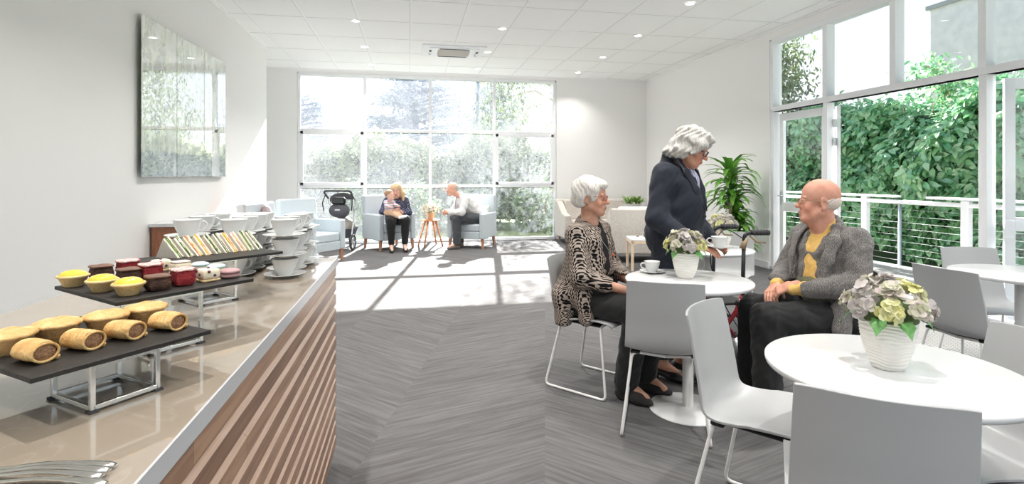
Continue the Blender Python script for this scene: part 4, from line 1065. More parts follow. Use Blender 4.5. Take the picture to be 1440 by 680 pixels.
# ---------------------------------------------------------------- hydrangea vases
def make_vase(label,loc,rz,group,seed=1):
    t=thing('flower_vase',label,'vase of flowers',loc,rz,group)
    prof=[(.0001,.0),(.040,.0),(.044,.002)]+[(.044+.0345*math.sin(min(1,(i/40))*PI*.5)**.9,.002+.146*i/40) for i in range(1,41)]+[(.0765,.150),(.074,.149),(.072,.12),(.0001,.11)]
    def rip(a,z,i):
        if i<3 or i>43: return 0
        return .0014*math.sin(2*PI*(z/.0105)+1.6*math.sin(3*a+z*60)+1.1*math.sin(5*a-z*45+2))
    prof2=[]
    for (r,z) in prof: prof2.append((r,z))
    P=[(.0001,.0),(.040,.0)]+[(.042+.0345*math.sin(i/110*PI*.5)**.85,.001+.148*i/110) for i in range(0,111)]+[(.0765,.1505),(.074,.1500),(.071,.12),(.0001,.115)]
    s=MB(); s.lathe(P,96,fn=lambda a,z,i:(.0015*math.sin(2*PI*(z/.0115)+1.7*math.sin(3*a+z*50)+1.0*math.sin(5*a-z*40+2)) if 2<i<110 else 0)); s.build('vase',M['vase'],t)
    g=np.random.default_rng(seed); heads=[]
    tints=['petal_g','petal_y','petal_m','petal_g','petal_m','petal_y','petal_g','petal_m','petal_y','petal_m','petal_g','petal_y','petal_m','petal_g']
    dirs=[(0,0,1)]+[(math.cos(a)*.62,math.sin(a)*.62,.78) for a in [i*2*PI/5+.3 for i in range(5)]]+[(math.cos(a)*.95,math.sin(a)*.95,.28) for a in [i*2*PI/8 for i in range(8)]]
    for hi,dv in enumerate(dirs):
        dv=V(*dv).normalized(); c=V(dv.x*.088,dv.y*.088,.166+dv.z*.078)
        vs=[];fs=[]
        for k in range(14):
            fd=(dv*1.1+V(*g.normal(0,.6,3))).normalized(); fc=c+fd*.032+V(*g.normal(0,.004,3))
            x,y=frame_of(fd); a0=g.uniform(0,6)
            for q in range(4):
                a=a0+q*PI/2; rd=x*math.cos(a)+y*math.sin(a); sd=x*-math.sin(a)+y*math.cos(a); L_=.0185*g.uniform(.85,1.2); w=L_*.55; cu=g.uniform(.1,.5)
                p=[fc,fc+rd*L_*.5+sd*w+fd*L_*.12*cu,fc+rd*L_*.95+sd*w*.8+fd*L_*cu*.6,fc+rd*L_*1.08+fd*L_*cu*.65,fc+rd*L_*.95-sd*w*.8+fd*L_*cu*.6,fc+rd*L_*.5-sd*w+fd*L_*.12*cu,fc+rd*L_*.55+fd*L_*.02]
                b=len(vs); vs+=p; fs+=[[b,b+1,b+6],[b+1,b+2,b+6],[b+2,b+3,b+6],[b+3,b+4,b+6],[b+4,b+5,b+6],[b+5,b,b+6]]
        s=MB(); s.add(vs,fs,0,True); s.build('hydrangea_head',M[tints[hi]],t)
    s=MB(); s.ell((0,0,.165),(.082,.082,.052),20,10); s.build('stems_and_moss',M['moss'],t)
    for k,a in enumerate((-2.6,-1.9,-.4,.9,2.3)):
        d=V(math.cos(a),math.sin(a),0); e=V(-d.y,d.x,0); s=MB(); vs=[];
        for i in range(7):
            f=i/6; w=.022*math.sin(PI*min(1,.08+f*.92))**.7*(1+.25*math.sin(f*20)); c=d*(.066+.060*f)+V(0,0,.158+.012*math.sin(f*PI)-.040*f*f)
            vs+=[c+e*w,c+V(0,0,-.004),c-e*w]
        s.add(vs,[[3*i,3*i+1,3*i+4,3*i+3] for i in range(6)]+[[3*i+1,3*i+2,3*i+5,3*i+4] for i in range(6)],0,True); s.build('leaf',M['vleaf'],t)
    return t
M['petal_g']=mat('grey_lilac_petal',(.5,.45,.45),.7,rand=[(.46,.42,.44),(.60,.55,.53),(.52,.52,.45),(.68,.60,.60)],transl=.3)
M['petal_y']=mat('lime_yellow_petal',(.7,.7,.3),.7,rand=[(.62,.60,.22),(.74,.72,.36),(.80,.78,.50),(.52,.55,.28)],transl=.3)
M['petal_m']=mat('green_grey_petal',(.5,.5,.35),.7,rand=[(.44,.46,.34),(.56,.56,.40),(.62,.52,.52),(.70,.66,.58)],transl=.3)
M['moss']=mat('dark_moss',(.06,.09,.03),.9); M['vleaf']=mat('fresh_green_leaf',(.08,.26,.06),.4,c2=(.16,.38,.12),nscale=60,transl=.2)
VG='ribbed white vases of hydrangeas'
va=make_vase('large ribbed white vase of hydrangeas on the nearest round table',(1.448,1.400,.7402),0,VG)
dup(va,(1.565,2.845,.7402),1.3,'ribbed white vase of hydrangeas on the table between the seated woman and man')
dup(va,(2.55,4.03,.7402),2.4,'ribbed white vase of hydrangeas on the background table in front of the tall plant')
dup(va,(3.80,2.52,.7402),.6,'hydrangea vase cut by the right edge of the frame on the far right table')
# cups on the middle table and in the hand
def dupcup(label,loc,rz,group): return dup(cup0,loc,rz,label,group=group)
x,y=camray(917,383,.74)
o=dup(sau0,(x,y,.7402),0,'white saucer on the table in front of the seated woman',group='saucers in use'); dupcup('white coffee cup on the saucer in front of the seated woman',(x,y,.746),2.9,'coffee cups in use')
# ---------------------------------------------------------------- armchairs
def make_armchair(label,loc,rz,fab,group,w=.74,d=.76,cushion=False):
    t=thing('armchair',label,'armchair',loc,rz,group); aw=.10; seatz=.43
    def soft(name,c,dm,bev=.03,rx=0,parent=t):
        s=MB(); s.box((0,0,0),dm); o=s.build(name,fab,parent,bevel=bev,seg=4); o.location=c; o.rotation_euler=(rx,0,0); return o
    for sx in(-1,1): soft('arm',(sx*(w/2-aw/2),.02,.41),(aw,d-.08,.46),.022)
    soft('seat_base',(0,.02,.24),(w-2*aw-.004,d-.10,.13),.012)
    soft('seat_cushion',(0,.05,.375),(w-2*aw-.006,d-.17,.14),.035)
    soft('backrest',(0,-d/2+.10,.60),(w-.03,.14,.74),.035,rx=.12)
    for sx in(-1,1):
        for sy in(-1,1):
            s=MB(); x,y=sx*(w/2-.055),sy*(d/2-.09)+.02
            s.add([V(x+a*.026,y+b*.026,.185) for a,b in((-1,-1),(1,-1),(1,1),(-1,1))]+[V(x+a*.016+sx*.012,y+b*.016+sy*.014,0) for a,b in((-1,-1),(1,-1),(1,1),(-1,1))],[[3,2,1,0],[4,5,6,7][::1],[0,1,5,4][::-1],[1,2,6,5][::-1],[2,3,7,6][::-1],[3,0,4,7][::-1]])
            s.build('leg',M['wood_leg'],t,bevel=.002)
    return t
AG='pale blue armchairs with timber legs'
a1=make_armchair('pale blue armchair the woman with the baby sits in',(-.40,10.13,0),head(.50,-.86),M['bluefab'],AG)
a2=dup(a1,(1.16,10.06,0),head(-.48,-.88),'pale blue armchair the man in the white shirt sits in')
a3=dup(a1,(-1.52,8.75,0),head(.80,-.60),'pale blue armchair at the left, partly hidden by the stacked cups')
a4=dup(a1,(-1.74,7.62,0),head(.95,-.3),'pale armchair behind the cup stacks against the left wall')
def cushion(label,loc,R,m,sz=.4):
    def f(p): return 0
    s=MB(); n=13; vs=[];fs=[]
    for sd in(1,-1):
        b=len(vs)
        for j in range(n):
            for i in range(n):
                u=2*i/(n-1)-1; v=2*j/(n-1)-1; h=.06*((1-u**4)*(1-v**4))**.5; k=1-.06*(1-abs(u))*abs(v)**3; k2=1-.06*(1-abs(v))*abs(u)**3
                vs.append(V(u*sz/2*k2,sd*h,v*sz/2*k))
        for j in range(n-1):
            for i in range(n-1):
                q=[b+j*n+i,b+j*n+i+1,b+(j+1)*n+i+1,b+(j+1)*n+i]; fs.append(q[::-1] if sd>0 else q)
    s.add(vs,fs,0,True); o=s.build('cushion',m); o.location=loc; o.rotation_euler=R; return tag(o,label,'cushion')
m,nt,N,L=nodes('teal_leaf_print_fabric'); b=N['Principled BSDF']; b.inputs['Roughness'].default_value=.9
tc=N.new('ShaderNodeTexCoord'); vo=N.new('ShaderNodeTexVoronoi'); vo.inputs['Scale'].default_value=14; L.new(tc.outputs['Object'],vo.inputs['Vector'])
L.new(ramp(nt,vo.outputs['Distance'],[(.25,(.12,.30,.30)),(.4,(.35,.5,.48)),(.55,(.75,.76,.7))]),b.inputs['Base Color']); M['teal']=m
cushion('small teal and white patterned cushion behind the man in the white shirt',(1.33,10.02,.62),(.25,0,.5),M['teal'],.32)
cushion('mauve cushion on the pale armchair behind the cup stacks',(-1.88,7.66,.77),(.2,0,-1.3),M['mauve'],.36)
# stool with a plant pot between the two armchairs
t=thing('wooden_stool','orange timber stool with splayed legs between the two blue armchairs','stool',(.375,10.22,0))
s=MB(); s.lathe([(.0001,.475),(.16,.475),(.175,.482),(.175,.498),(.168,.503),(.0001,.503)],36); s.build('seat',M['stoolw'],t)
for k in range(4):
    a=PI/4+k*PI/2+.3; d_=V(math.cos(a),math.sin(a),0); s=MB(); s.tube([d_*.11+V(0,0,.478),d_*.255],[.020,.013],10); s.build('leg',M['stoolw'],t)
t=thing('potted_flowers','small peach pot of cream flowers on the wooden stool','potted plant',(.375,10.22,.503))
s=MB(); s.lathe([(.0001,0),(.058,0),(.06,.004),(.082,.13),(.092,.133),(.092,.158),(.082,.158),(.078,.13),(.0001,.13)],32); s.build('pot',M['pot'],t)
g=np.random.default_rng(5); n=700; nn=g.normal(0,1,(n,3)); nn[:,2]=np.abs(nn[:,2])*.9; nn/=np.linalg.norm(nn,axis=1)[:,None]
leafobj('foliage',nn*.11*g.uniform(.5,1,(n,1))*np.array([1.15,1.15,1])+np.array([0,0,.16]),nn,.045,M['leafb'],t,rn=g,asp=.6)
M['crmpet']=mat('cream_petal',(.9,.86,.75),.7,rand=[(.92,.9,.85),(.88,.8,.62),(.80,.72,.70)],transl=.2)
n=420; nn=g.normal(0,1,(n,3)); nn[:,2]=np.abs(nn[:,2]); nn/=np.linalg.norm(nn,axis=1)[:,None]
leafobj('blossoms',nn*.135*np.array([1.15,1.15,1])+np.array([0,0,.16]),nn,.04,M['crmpet'],t,rn=g,asp=.9,jitter=.3)
# ---------------------------------------------------------------- beige seating near the back right corner
def sofa(label,loc,rz,w,h,group,d=.80,slope=False):
    t=thing('sofa',label,'sofa',loc,rz,group); fab=M['beigefab']
    def soft(name,c,dm,bev=.03,rx=0):
        s=MB(); s.box((0,0,0),dm); o=s.build(name,fab,t,bevel=bev,seg=4); o.location=c; o.rotation_euler=(rx,0,0); return o
    for sx in(-1,1):
        s=MB(); prof=[(-d/2+.02,.12),(d/2-.02,.12),(d/2-.02,.56),(d/2-.25,.60),(-d/2+.22,h-.06),(-d/2+.02,h)]
        R=Matrix((V(0,1,0),V(0,0,1),V(1,0,0))).transposed()
        s.prism([(a,b) for a,b in prof],.13,(sx*(w/2-.065)-.065,0,0),R); s.build('arm',fab,t,bevel=.02,seg=3)
    soft('seat_base',(0,.02,.23),(w-.28,d-.12,.16),.015)
    nseat=2 if w>1.2 else 1
    for k in range(nseat):
        ww=(w-.28)/nseat; x=(-(w-.28)/2+ww*(k+.5)); soft('seat_cushion',(x,.06,.38),(ww-.01,d-.22,.15),.04)
        soft('back_cushion',(x,-d/2+.24,.64),(ww-.012,.16,.42),.05,rx=.12)
    soft('backrest',(0,-d/2+.08,h/2+.06),(w-.03,.14,h-.14),.03)
    for sx in(-1,1):
        for sy in(-1,1):
            s=MB(); s.cyl((sx*(w/2-.09),sy*(d/2-.1),.06),.018,.12,14,r2=.024); s.build('leg',M['wood_leg'],t)
    return t
sofa('long beige sofa against the back wall in the right corner',(3.80,10.28,0),PI,1.75,.86,'beige sofas')
sofa('beige high-backed sofa seen from behind, left of the standing woman',(3.62,7.95,0),-.25,1.10,.84,'beige sofas')
def low_table(label,loc,rz,w,d,h):
    t=thing('side_table',label,'side table',loc,rz)
    s=MB(); s.box((0,0,h-.0125),(w,d,.025),bev=.003); s.build('tabletop',mat('frosted_white_top',(.85,.87,.88),.3),t)
    s=MB()
    for sx in(-1,1): s.bar((sx*(w/2-.015),-d/2,h-.045),(sx*(w/2-.015),d/2,h-.045),.03,.04)
    for sy in(-1,1): s.bar((-w/2,sy*(d/2-.015),h-.045),(w/2,sy*(d/2-.015),h-.045),.03,.04)
    s.build('apron',M['pine'],t)
    for sx in(-1,1):
        for sy in(-1,1):
            s=MB(); s.box((sx*(w/2-.018),sy*(d/2-.018),(h-.025)/2),(.034,.034,h-.026),bev=.003); s.build('leg',M['pine'],t)
    return t
low_table('small pale pine side table in front of the beige sofa',(3.34,7.12,0),-.22,.56,.42,.45)
for i,(dx,dy,lb) in enumerate(((-.12,.10,'small clear glass tealight holder on the left of the pine side table'),(-.02,.06,'small clear glass tealight holder right of the other one on the pine side table'))):
    s=MB(); s.lathe([(.0001,0),(.022,0),(.030,.02),(.034,.05),(.028,.085),(.026,.085),(.031,.05),(.027,.022),(.0001,.006)],24); o=s.build('tealight_holder',mat('tinted_glass',(.75,.68,.62),.1,trans=.6)); o.location=(3.34+dx,7.12+dy,.4505); tag(o,lb,'candle holder','tealight holders')
# low plant on a pedestal behind the beige sofa
t=thing('plant_stand','white square plant stand behind the beige sofa','plant stand',(4.12,9.42,0))
s=MB(); s.box((0,0,.345),(.42,.30,.69),bev=.006); s.box((0,0,.70),(.46,.34,.02),bev=.004); s.build('stand_body',M['lam'],t)
t=thing('bushy_potted_plant','low bushy yellow-green potted plant behind the beige sofa','potted plant',(4.12,9.42,.71))
s=MB(); s.lathe([(.0001,0),(.11,0),(.15,.10),(.155,.10),(.145,.09),(.0001,.09)],28); s.build('pot',M['vase'],t)
def blades(n,c,L0,w,spread,up,g,seg=6,droop=1.):
    vs=[];fs=[]
    for i in range(n):
        a=g.uniform(0,2*PI); L_=L0*g.uniform(.7,1.15); d_=V(math.cos(a),math.sin(a),0); e=V(-d_.y,d_.x,0); p=V(*c)+d_*g.uniform(0,.02); el=g.uniform(up*.4,up); b=len(vs)
        for k in range(seg+1):
            f=k/seg; ww=w*math.sin(PI*min(1,.12+.88*f))**.8*(1 if f<.98 else .1)
            vs+=[p+e*ww+V(0,0,ww*.3),p.copy(),p-e*ww+V(0,0,ww*.3)]
            an=el-f*droop*g.uniform(.8,1.2); p=p+(d_*math.cos(an)+V(0,0,math.sin(an)))*L_/seg
        for k in range(seg): fs+=[[b+3*k,b+3*k+1,b+3*k+4,b+3*k+3],[b+3*k+1,b+3*k+2,b+3*k+5,b+3*k+4]]
    return vs,fs
g=np.random.default_rng(15); s=MB()
for (x,y) in ((-.16,0),(-.05,.04),(.06,-.03),(.16,.02),(-.1,-.05),(.11,.05)): s.add(*blades(22,(x*.8,y,.09),.20,.016,1,1.4,g,5,1.),0,True)
s.build('leaves',M['leafb'],t)
# tall dracaena in the corner
t=thing('dracaena_plant','tall green dracaena with strappy arching leaves by the right wall','potted plant',(4.56,6.95,0))
s=MB(); s.lathe([(.0001,0),(.13,0),(.135,.004),(.17,.30),(.18,.30),(.18,.33),(.165,.33),(.16,.29),(.0001,.29)],36); s.build('pot',M['vase'],t)
s=MB(); s.cyl((0,0,.285),.155,.02,24); s.build('soil',M['soil'],t)
g=np.random.default_rng(25)
for (x,y,h,lb) in ((-.03,0,1.28,''),(.05,.03,.88,''),(.03,-.05,.6,'')):
    s=MB(); s.tube([(x,y,.28),(x*1.1,y,h*.6),(x*1.2,y,h)],[.028,.024,.02],10); s.build('cane',M['bark'],t)
    s=MB()
    for k in range(6): s.add(*blades(8,(x*1.15,y,h-.32+.075*k),.52 if h>1 else .38,.040,1,.9+.12*k,g,8,1.9),0,True)
    s.add(*blades(9,(x*1.2,y,h+.02),.54 if h>1 else .36,.038,1,1.5,g,8,1.5),0,True)
    s.build('leaf_crown',M['leaf'],t)
s=MB()
for k in range(16): s.add(*blades(6,(-.02,0,.42+.055*k),.26,.030,1,.8,g,6,1.6),0,True)
s.build('stem_leaves',M['leaf'],t)
# ---------------------------------------------------------------- stroller
t=thing('stroller','black and silver three-wheeled baby stroller by the back window','stroller',(-1.22,10.22,0),-.25)
s=MB(); s.tube(rounded([(-.23,-.10,.92),(-.25,-.28,1.06),(.25,-.28,1.06),(.23,-.10,.92)],.07,5),.018,10); s.build('handlebar',M['rubber'],t)
for sx in(-1,1):
    s=MB(); s.tube([(sx*.23,-.10,.92),(sx*.20,.05,.62),(sx*.05,.42,.20)],.015,10); s.build('frame_tube',M['alu'],t)
    s=MB(); s.tube([(sx*.21,.02,.66),(sx*.26,-.28,.16)],.014,10); s.build('rear_strut',M['alu'],t)
    s=MB(); s.tube(crom([(sx*.24,-.18,1.0),(sx*.27,-.26,.85),(sx*.25,-.24,.7)],5),.010,6); s.build('strap',M['black'],t)
M['pram']=mat('dark_grey_canvas',(.10,.10,.115),.8); M['pramt']=mat('taupe_canvas',(.36,.33,.29),.85)
def canopy(u,v):
    a=PI*u; r=.24; b=.35+1.15*v; return V(r*math.cos(a),-.04+.23*math.cos(b)*math.sin(a)*1.,.82+.20*math.sin(b)*math.sin(a)**.6)
s=MB(); s.grid(canopy,20,10); s.build('canopy',M['pram'],t)
s=MB(); s.box((0,-.2,.88),(.26,.10,.13),bev=.03); s.build('console_bag',M['black'],t)
s=MB(); s.ell((0,-.14,.70),(.19,.12,.14),20,12,fn=lambda p:.05*math.sin(5*p.x)); s.build('seat_bag',M['pram'],t)
s=MB(); s.box((0,-.262,.72),(.09,.004,.022)); s.build('bag_label',M['lam'],t)
s=MB(); s.ell((.02,.03,.38),(.20,.20,.20),20,12,fn=lambda p:.10*math.sin(6*p.x+2*p.z)+.06*math.sin(9*p.y+5*p.z)); s.build('blanket',M['pramt'],t)
def bas(u,v): a=2*PI*u; r=.17+.06*v; return V(r*math.cos(a)*1.1,.05+r*math.sin(a)*1.35,.20+.17*v)
s=MB(); s.grid(bas,24,6,closeu=True); s.disc((0,.05,.205),.17); s.build('basket',M['pram'],t)
def wheel(c,r,w,name='wheel'):
    wmb=MB(); C=V(*c); pts=[C+V(0,math.cos(a)*r,math.sin(a)*r) for a in [2*PI*i/28 for i in range(28)]]; wmb.tube(pts,w,8,closed=True); o=wmb.build(name,M['rubber'],t)
    q=MB(); q.tube([C+V(0,math.cos(a)*(r-.02),math.sin(a)*(r-.02)) for a in [2*PI*i/24 for i in range(24)]],.008,6,closed=True)
    for k in range(6): a=2*PI*k/6; q.tube([C,C+V(0,math.cos(a)*(r-.02),math.sin(a)*(r-.02))],.006,6)
    q.tube([C+V(-.03,0,0),C+V(.03,0,0)],.018,10); q.build('rim',M['alu'],o); return o
wheel((-.29,-.28,.145),.125,.02); wheel((.29,-.28,.145),.125,.02); wheel((0,.45,.125),.105,.02)
s=MB(); s.tube([(-.27,-.28,.145),(.27,-.28,.145)],.010,8); s.build('axle',M['alu'],t)
# ---------------------------------------------------------------- four-wheeled walker beside the man
t=thing('rollator_walker','dark red and black wheeled walker between the table and the seated man','walker',(2.10,3.30,0),head(-.98,.10))
M['redp']=mat('dark_red_paint',(.28,.02,.03),.25,coat=.5); M['tan']=mat('tan_brake_grip',(.38,.28,.17),.5)
for sx in(-1,1):
    s=MB(); s.tube([(sx*.205,-.02,.50),(sx*.205,-.03,.90)],.0125,12); s.tube(rounded([(sx*.205,-.03,.88),(sx*.205,-.035,.955),(sx*.205,-.09,.965)],.03,5),.0125,12); s.build('handle_tube',M['black'],t)
    s=MB(); s.tube([(sx*.205,-.08,.965),(sx*.205,-.20,.962)],.017,14)
    for k in range(5): s.tube([(sx*.205,-.10-.02*k,.9647),(sx*.205,-.106-.02*k,.9645)],.0195,14)
    s.build('hand_grip',M['rubber'],t)
    s=MB(); s.tube([(sx*.205,-.07,.945),(sx*.215,-.11,.905),(sx*.215,-.17,.90)],.006,8); s.tube([(sx*.205,-.045,.93),(sx*.205,-.02,.86)],[.016,.02],10); s.build('brake_lever',M['tan'],t)
    s=MB(); s.tube(crom([(sx*.205,-.02,.93),(sx*.19,.10,.98),(sx*.22,.20,.80),(sx*.215,.10,.5),(sx*.215,-.1,.2)],6),.0035,6); s.build('brake_cable',M['black'],t)
    s=MB(); s.tube([(sx*.205,-.02,.56),(sx*.205,.02,.46),(sx*.225,.26,.16)],.015,12); s.tube([(sx*.205,.02,.44),(sx*.225,-.20,.16)],.013,12); s.build('side_frame',M['redp'],t)
    s=MB(); s.box((sx*.205,0,.50),(.035,.04,.06),bev=.006); s.build('joint',M['black'],t)
    for y in(.27,-.21):
        C=V(sx*.225,y,.095); w_=MB(); w_.tube([C+V(0,math.cos(a)*.08,math.sin(a)*.08) for a in [2*PI*i/24 for i in range(24)]],.014,8,closed=True); o=w_.build('wheel',M['rubber'],t)
        q=MB(); q.tube([C-V(.012,0,0),C+V(.012,0,0)],.062,20); q.build('hub',M['alu'],o)
        s=MB(); s.bar(C+V(.022*sx,0,0),(sx*.225+.018*sx,y*.95,.19),.012,.03); s.build('fork',M['black'],t)
s=MB(); s.box((0,.02,.50),(.36,.18,.018),bev=.006); s.build('seat',M['black'],t)
s=MB(); s.tube([(-.2,.05,.42),(.2,.05,.42)],.010,8); s.tube([(-.215,.16,.28),(.215,.16,.28)],.010,8); s.build('cross_bar',M['black'],t)
# ---------------------------------------------------------------- people
def RM(yaw=0,pitch=0,roll=0):
    """head frame: yaw (+ = to its left), pitch (+ = looking down), roll"""
    return np.array((Euler((0,0,yaw)).to_matrix()@Euler((-pitch,0,0)).to_matrix()@Euler((0,roll,0)).to_matrix()))
SKIN=(.62,.36,.26)
def skinmat(name,c,c2,rough=.5): return mat(name,c,rough,attr=True,c2=c2,nscale=22,sss=.08,bump=.12,bscale=350)
def do_head(S,H,R,sc=1.,sex='f',age=1,skin=SKIN,baby=False,lip=(.50,.20,.17)):
    H=np.array(H,float); R=np.array(R); P=lambda x,y,z: H+sc*(R@np.array([x,y,z])); A=lambda *r:[sc*q for q in r]
    E=lambda c,r,k=.012,op='add',RR=None: S.ell(P(*c),A(*r),R if RR is None else R@RR,k*sc,op)
    E((0,-.018,.035),(.075,.095,.082)); E((0,.015,.030),(.066,.070,.070),.03)
    E((0,.030,-.040),(.058,.060,.070),.03)
    w=.03 if sex=='m' else .024
    E((0,.066,-.100),(w,.026,.022),.022)                                   # chin
    for s_ in(-1,1):
        S.cone(P(s_*.052,.005,-.062),P(s_*.020,.066,-.100),.020*sc,.018*sc,.025*sc)   # jaw
        E((s_*.036,.062,-.036),(.022,.020,.020),.022)                      # cheek
        E((s_*.030,.079,.017),(.022,.010,.007),.010)                       # brow
        E((s_*.031,.100,-.002),(.016,.016,.012),.010,'sub')                # socket
        E((s_*.031,.077,-.003),(.0135,.0135,.0125),.002)                   # eyeball
        E((s_*.031,.0795,.005),(.016,.013,.006),.004)                      # upper lid
        E((s_*.031,.0785,-.012),(.015,.011,.005),.004)
        E((s_*.012,.098,-.036),(.008,.009,.007),.006)                      # nostril wing
        # ear
        RE=np.array(Euler((-.15,0,s_*-.35)).to_matrix())
        E((s_*.078,-.012,-.012),(.008,.020,.033),.006,'add',RE); E((s_*.086,-.008,-.010),(.005,.011,.021),.004,'sub',RE); E((s_*.078,-.006,-.040),(.007,.009,.010),.006)
    S.cone(P(0,.086,.006),P(0,.110,-.030),.0085*sc,.0115*sc,.012*sc)        # nose
    E((0,.112,-.034),(.0115,.010,.009),.008)
    E((0,.082,-.066),(.026,.018,.018),.015)                                # muzzle
    E((0,.097,-.0655),(.021,.007,.0042),.004); E((0,.096,-.0755),(.018,.007,.0050),.004)
    E((0,.106,-.0705),(.020,.007,.0013),.002,'sub')
    if age:
        for s_ in(-1,1):
            S.cone(P(s_*.020,.100,-.040),P(s_*.036,.084,-.074),.0015*sc,.002*sc,.006*sc,'sub')
            E((s_*.030,.088,-.019),(.012,.005,.002),.004,'sub')
    # colour: eyes, lips, flushed cheeks and nose
    if not baby:
        S.paint(P(0,.105,-.034),A(.02,.022,.02),(skin[0]*1.03,skin[1]*.90,skin[2]*.88),R,1.2)
        for s_ in(-1,1): S.paint(P(s_*.040,.065,-.036),A(.026,.03,.024),(skin[0]*1.03,skin[1]*.90,skin[2]*.88),R,1.3)
    for s_ in(-1,1):
        S.paint(P(s_*.031,.090,-.0025),A(.0105,.010,.0042),(.80,.77,.72),R,.4)
        S.paint(P(s_*.031,.092,-.0025),A(.0050,.010,.0045),(.12,.10,.09),R,.4)
        S.paint(P(s_*.030,.092,.019),A(.019,.012,.0040),(skin[0]*.55,skin[1]*.5,skin[2]*.45) if not age else (skin[0]*.9,skin[1]*.95,skin[2]*1.0),R,.8)
    S.paint(P(0,.100,-.0700),A(.021,.012,.0095),lip,R,.5)
    S.paint(P(0,.104,-.0705),A(.019,.012,.0012),(.22,.08,.07),R,.8)
    return P
def do_hand(S,wr,d,n,side,sc=1.,curl=.55,thumb=1,skin=None,spread=.0,curls=None):
    """wr wrist, d pointing direction, n palm normal (towards the palm), side = towards the thumb"""
    wr=np.array(wr,float); d=_n(d); n=np.array(n,float); n=_n(n-d*np.dot(n,d)); s_=np.cross(d,n); s_=s_*np.sign(np.dot(s_,side) or 1)
    S.cone(wr-d*.02*sc,wr+d*.03*sc,.0235*sc,.026*sc,.012*sc,flat=n,ff=.72)
    for o in(-.024,-.008,.008,.024): S.cone(wr+d*.018*sc+s_*o*.7*sc,wr+d*.082*sc+s_*o*1.15*sc,.0155*sc,.0118*sc,.008*sc,flat=n,ff=.85)
    L_=[.062,.076,.082,.074]; O=[-.029,-.0098,.0098,.0290]
    for i in range(4):
        l=L_[i]*sc; p=wr+d*(.084-.004*abs(i-2))*sc+s_*O[i]*sc; a=0; c=(curls[i] if curls else curl)*(1+.08*(i-1.5)); r=.0092*sc
        dd=_n(d+s_*spread*(i-1.5))
        for k,f in enumerate((.45,.31,.24)):
            a+=c*(.9,1.1,.7)[k]; v=dd*math.cos(a)+n*math.sin(a); q=p+v*l*f; S.cone(p,q,r*(1-.07*k),r*(1-.07*(k+1)),.0025*sc); p=q
    b=wr+d*.022*sc+s_*.022*sc; v=_n(d*.62+s_*.72+n*.35); q=b+v*.036*sc; S.cone(b,q,.0155*sc,.0120*sc,.010*sc)
    v2=_n(d*.85+s_*.32*thumb+n*.55); q2=q+v2*.030*sc; S.cone(q,q2,.0112*sc,.0100*sc,.003*sc); q3=q2+_n(v2+n*.3)*.024*sc; S.cone(q2,q3,.0100*sc,.0080*sc,.002*sc)
def fabric_noise(a1,f1,a2,f2,ph=0.):
    return lambda x,y,z: a1*(np.sin(f1*z+ph+2.2*np.sin(f1*.45*x+.5*f1*y))*np.sin(f1*.37*(x-y)+1.3*z*f1*.2))+a2*np.sin(f2*(x+.6*z)+1.7*np.sin(f2*.5*y))*np.sin(f2*.6*(y-z)+ph)
def shoe(parent,ank,toe,m,name='shoe',w=.045,h=.055,heel=0.,low=False,L0=-.055):
    a=np.array(ank,float); d=np.array([toe[0]-a[0],toe[1]-a[1],0]); Ln=np.linalg.norm(d); d/=Ln
    base=min(a[2],toe[2]) if False else 0.0
    S=SDF((a[0]-.32,a[1]-.32,-.03),(a[0]+.32,a[1]+.32,.20),.0045)
    hl=np.array([a[0],a[1],0])+d*L0; up=np.array([0,0,1.])
    z0=.032+heel
    S.cone(hl+d*.03+up*z0,np.array([a[0],a[1],0])+d*Ln*.55+up*(.030+heel*.3),.036,.040,.02,flat=up,ff=.8)
    S.cone(np.array([a[0],a[1],0])+d*Ln*.45+up*(.030+heel*.3),np.array([a[0],a[1],0])+d*(Ln-.03)+up*.024,.044,.030,.02,flat=up,ff=.62)
    if not low: S.cone(np.array([a[0],a[1],.03]),np.array([a[0],a[1],.085])+d*.01,.042,.040,.025); S.cone(np.array([a[0],a[1],.07])+d*.02,np.array([a[0],a[1],.035])+d*Ln*.5,.030,.032,.03)
    else:
        S.ell(np.array([a[0],a[1],.085+heel])+d*.02,(.038,.038,.045),None,.006,'sub')
        S.cone(np.array([a[0],a[1],.085+heel])+d*.0,np.array([a[0],a[1],.072+heel])+d*.06,.028,.026,.006,'sub')
    if heel: S.cone(hl+d*.02+up*.03,hl+d*.02+up*.0,.02,.014,.01)
    S.box((a[0],a[1],-.05),(.4,.4,.05),None,.0,'sub',rad=.001)
    return S.build(name,m,parent)
GLS={}
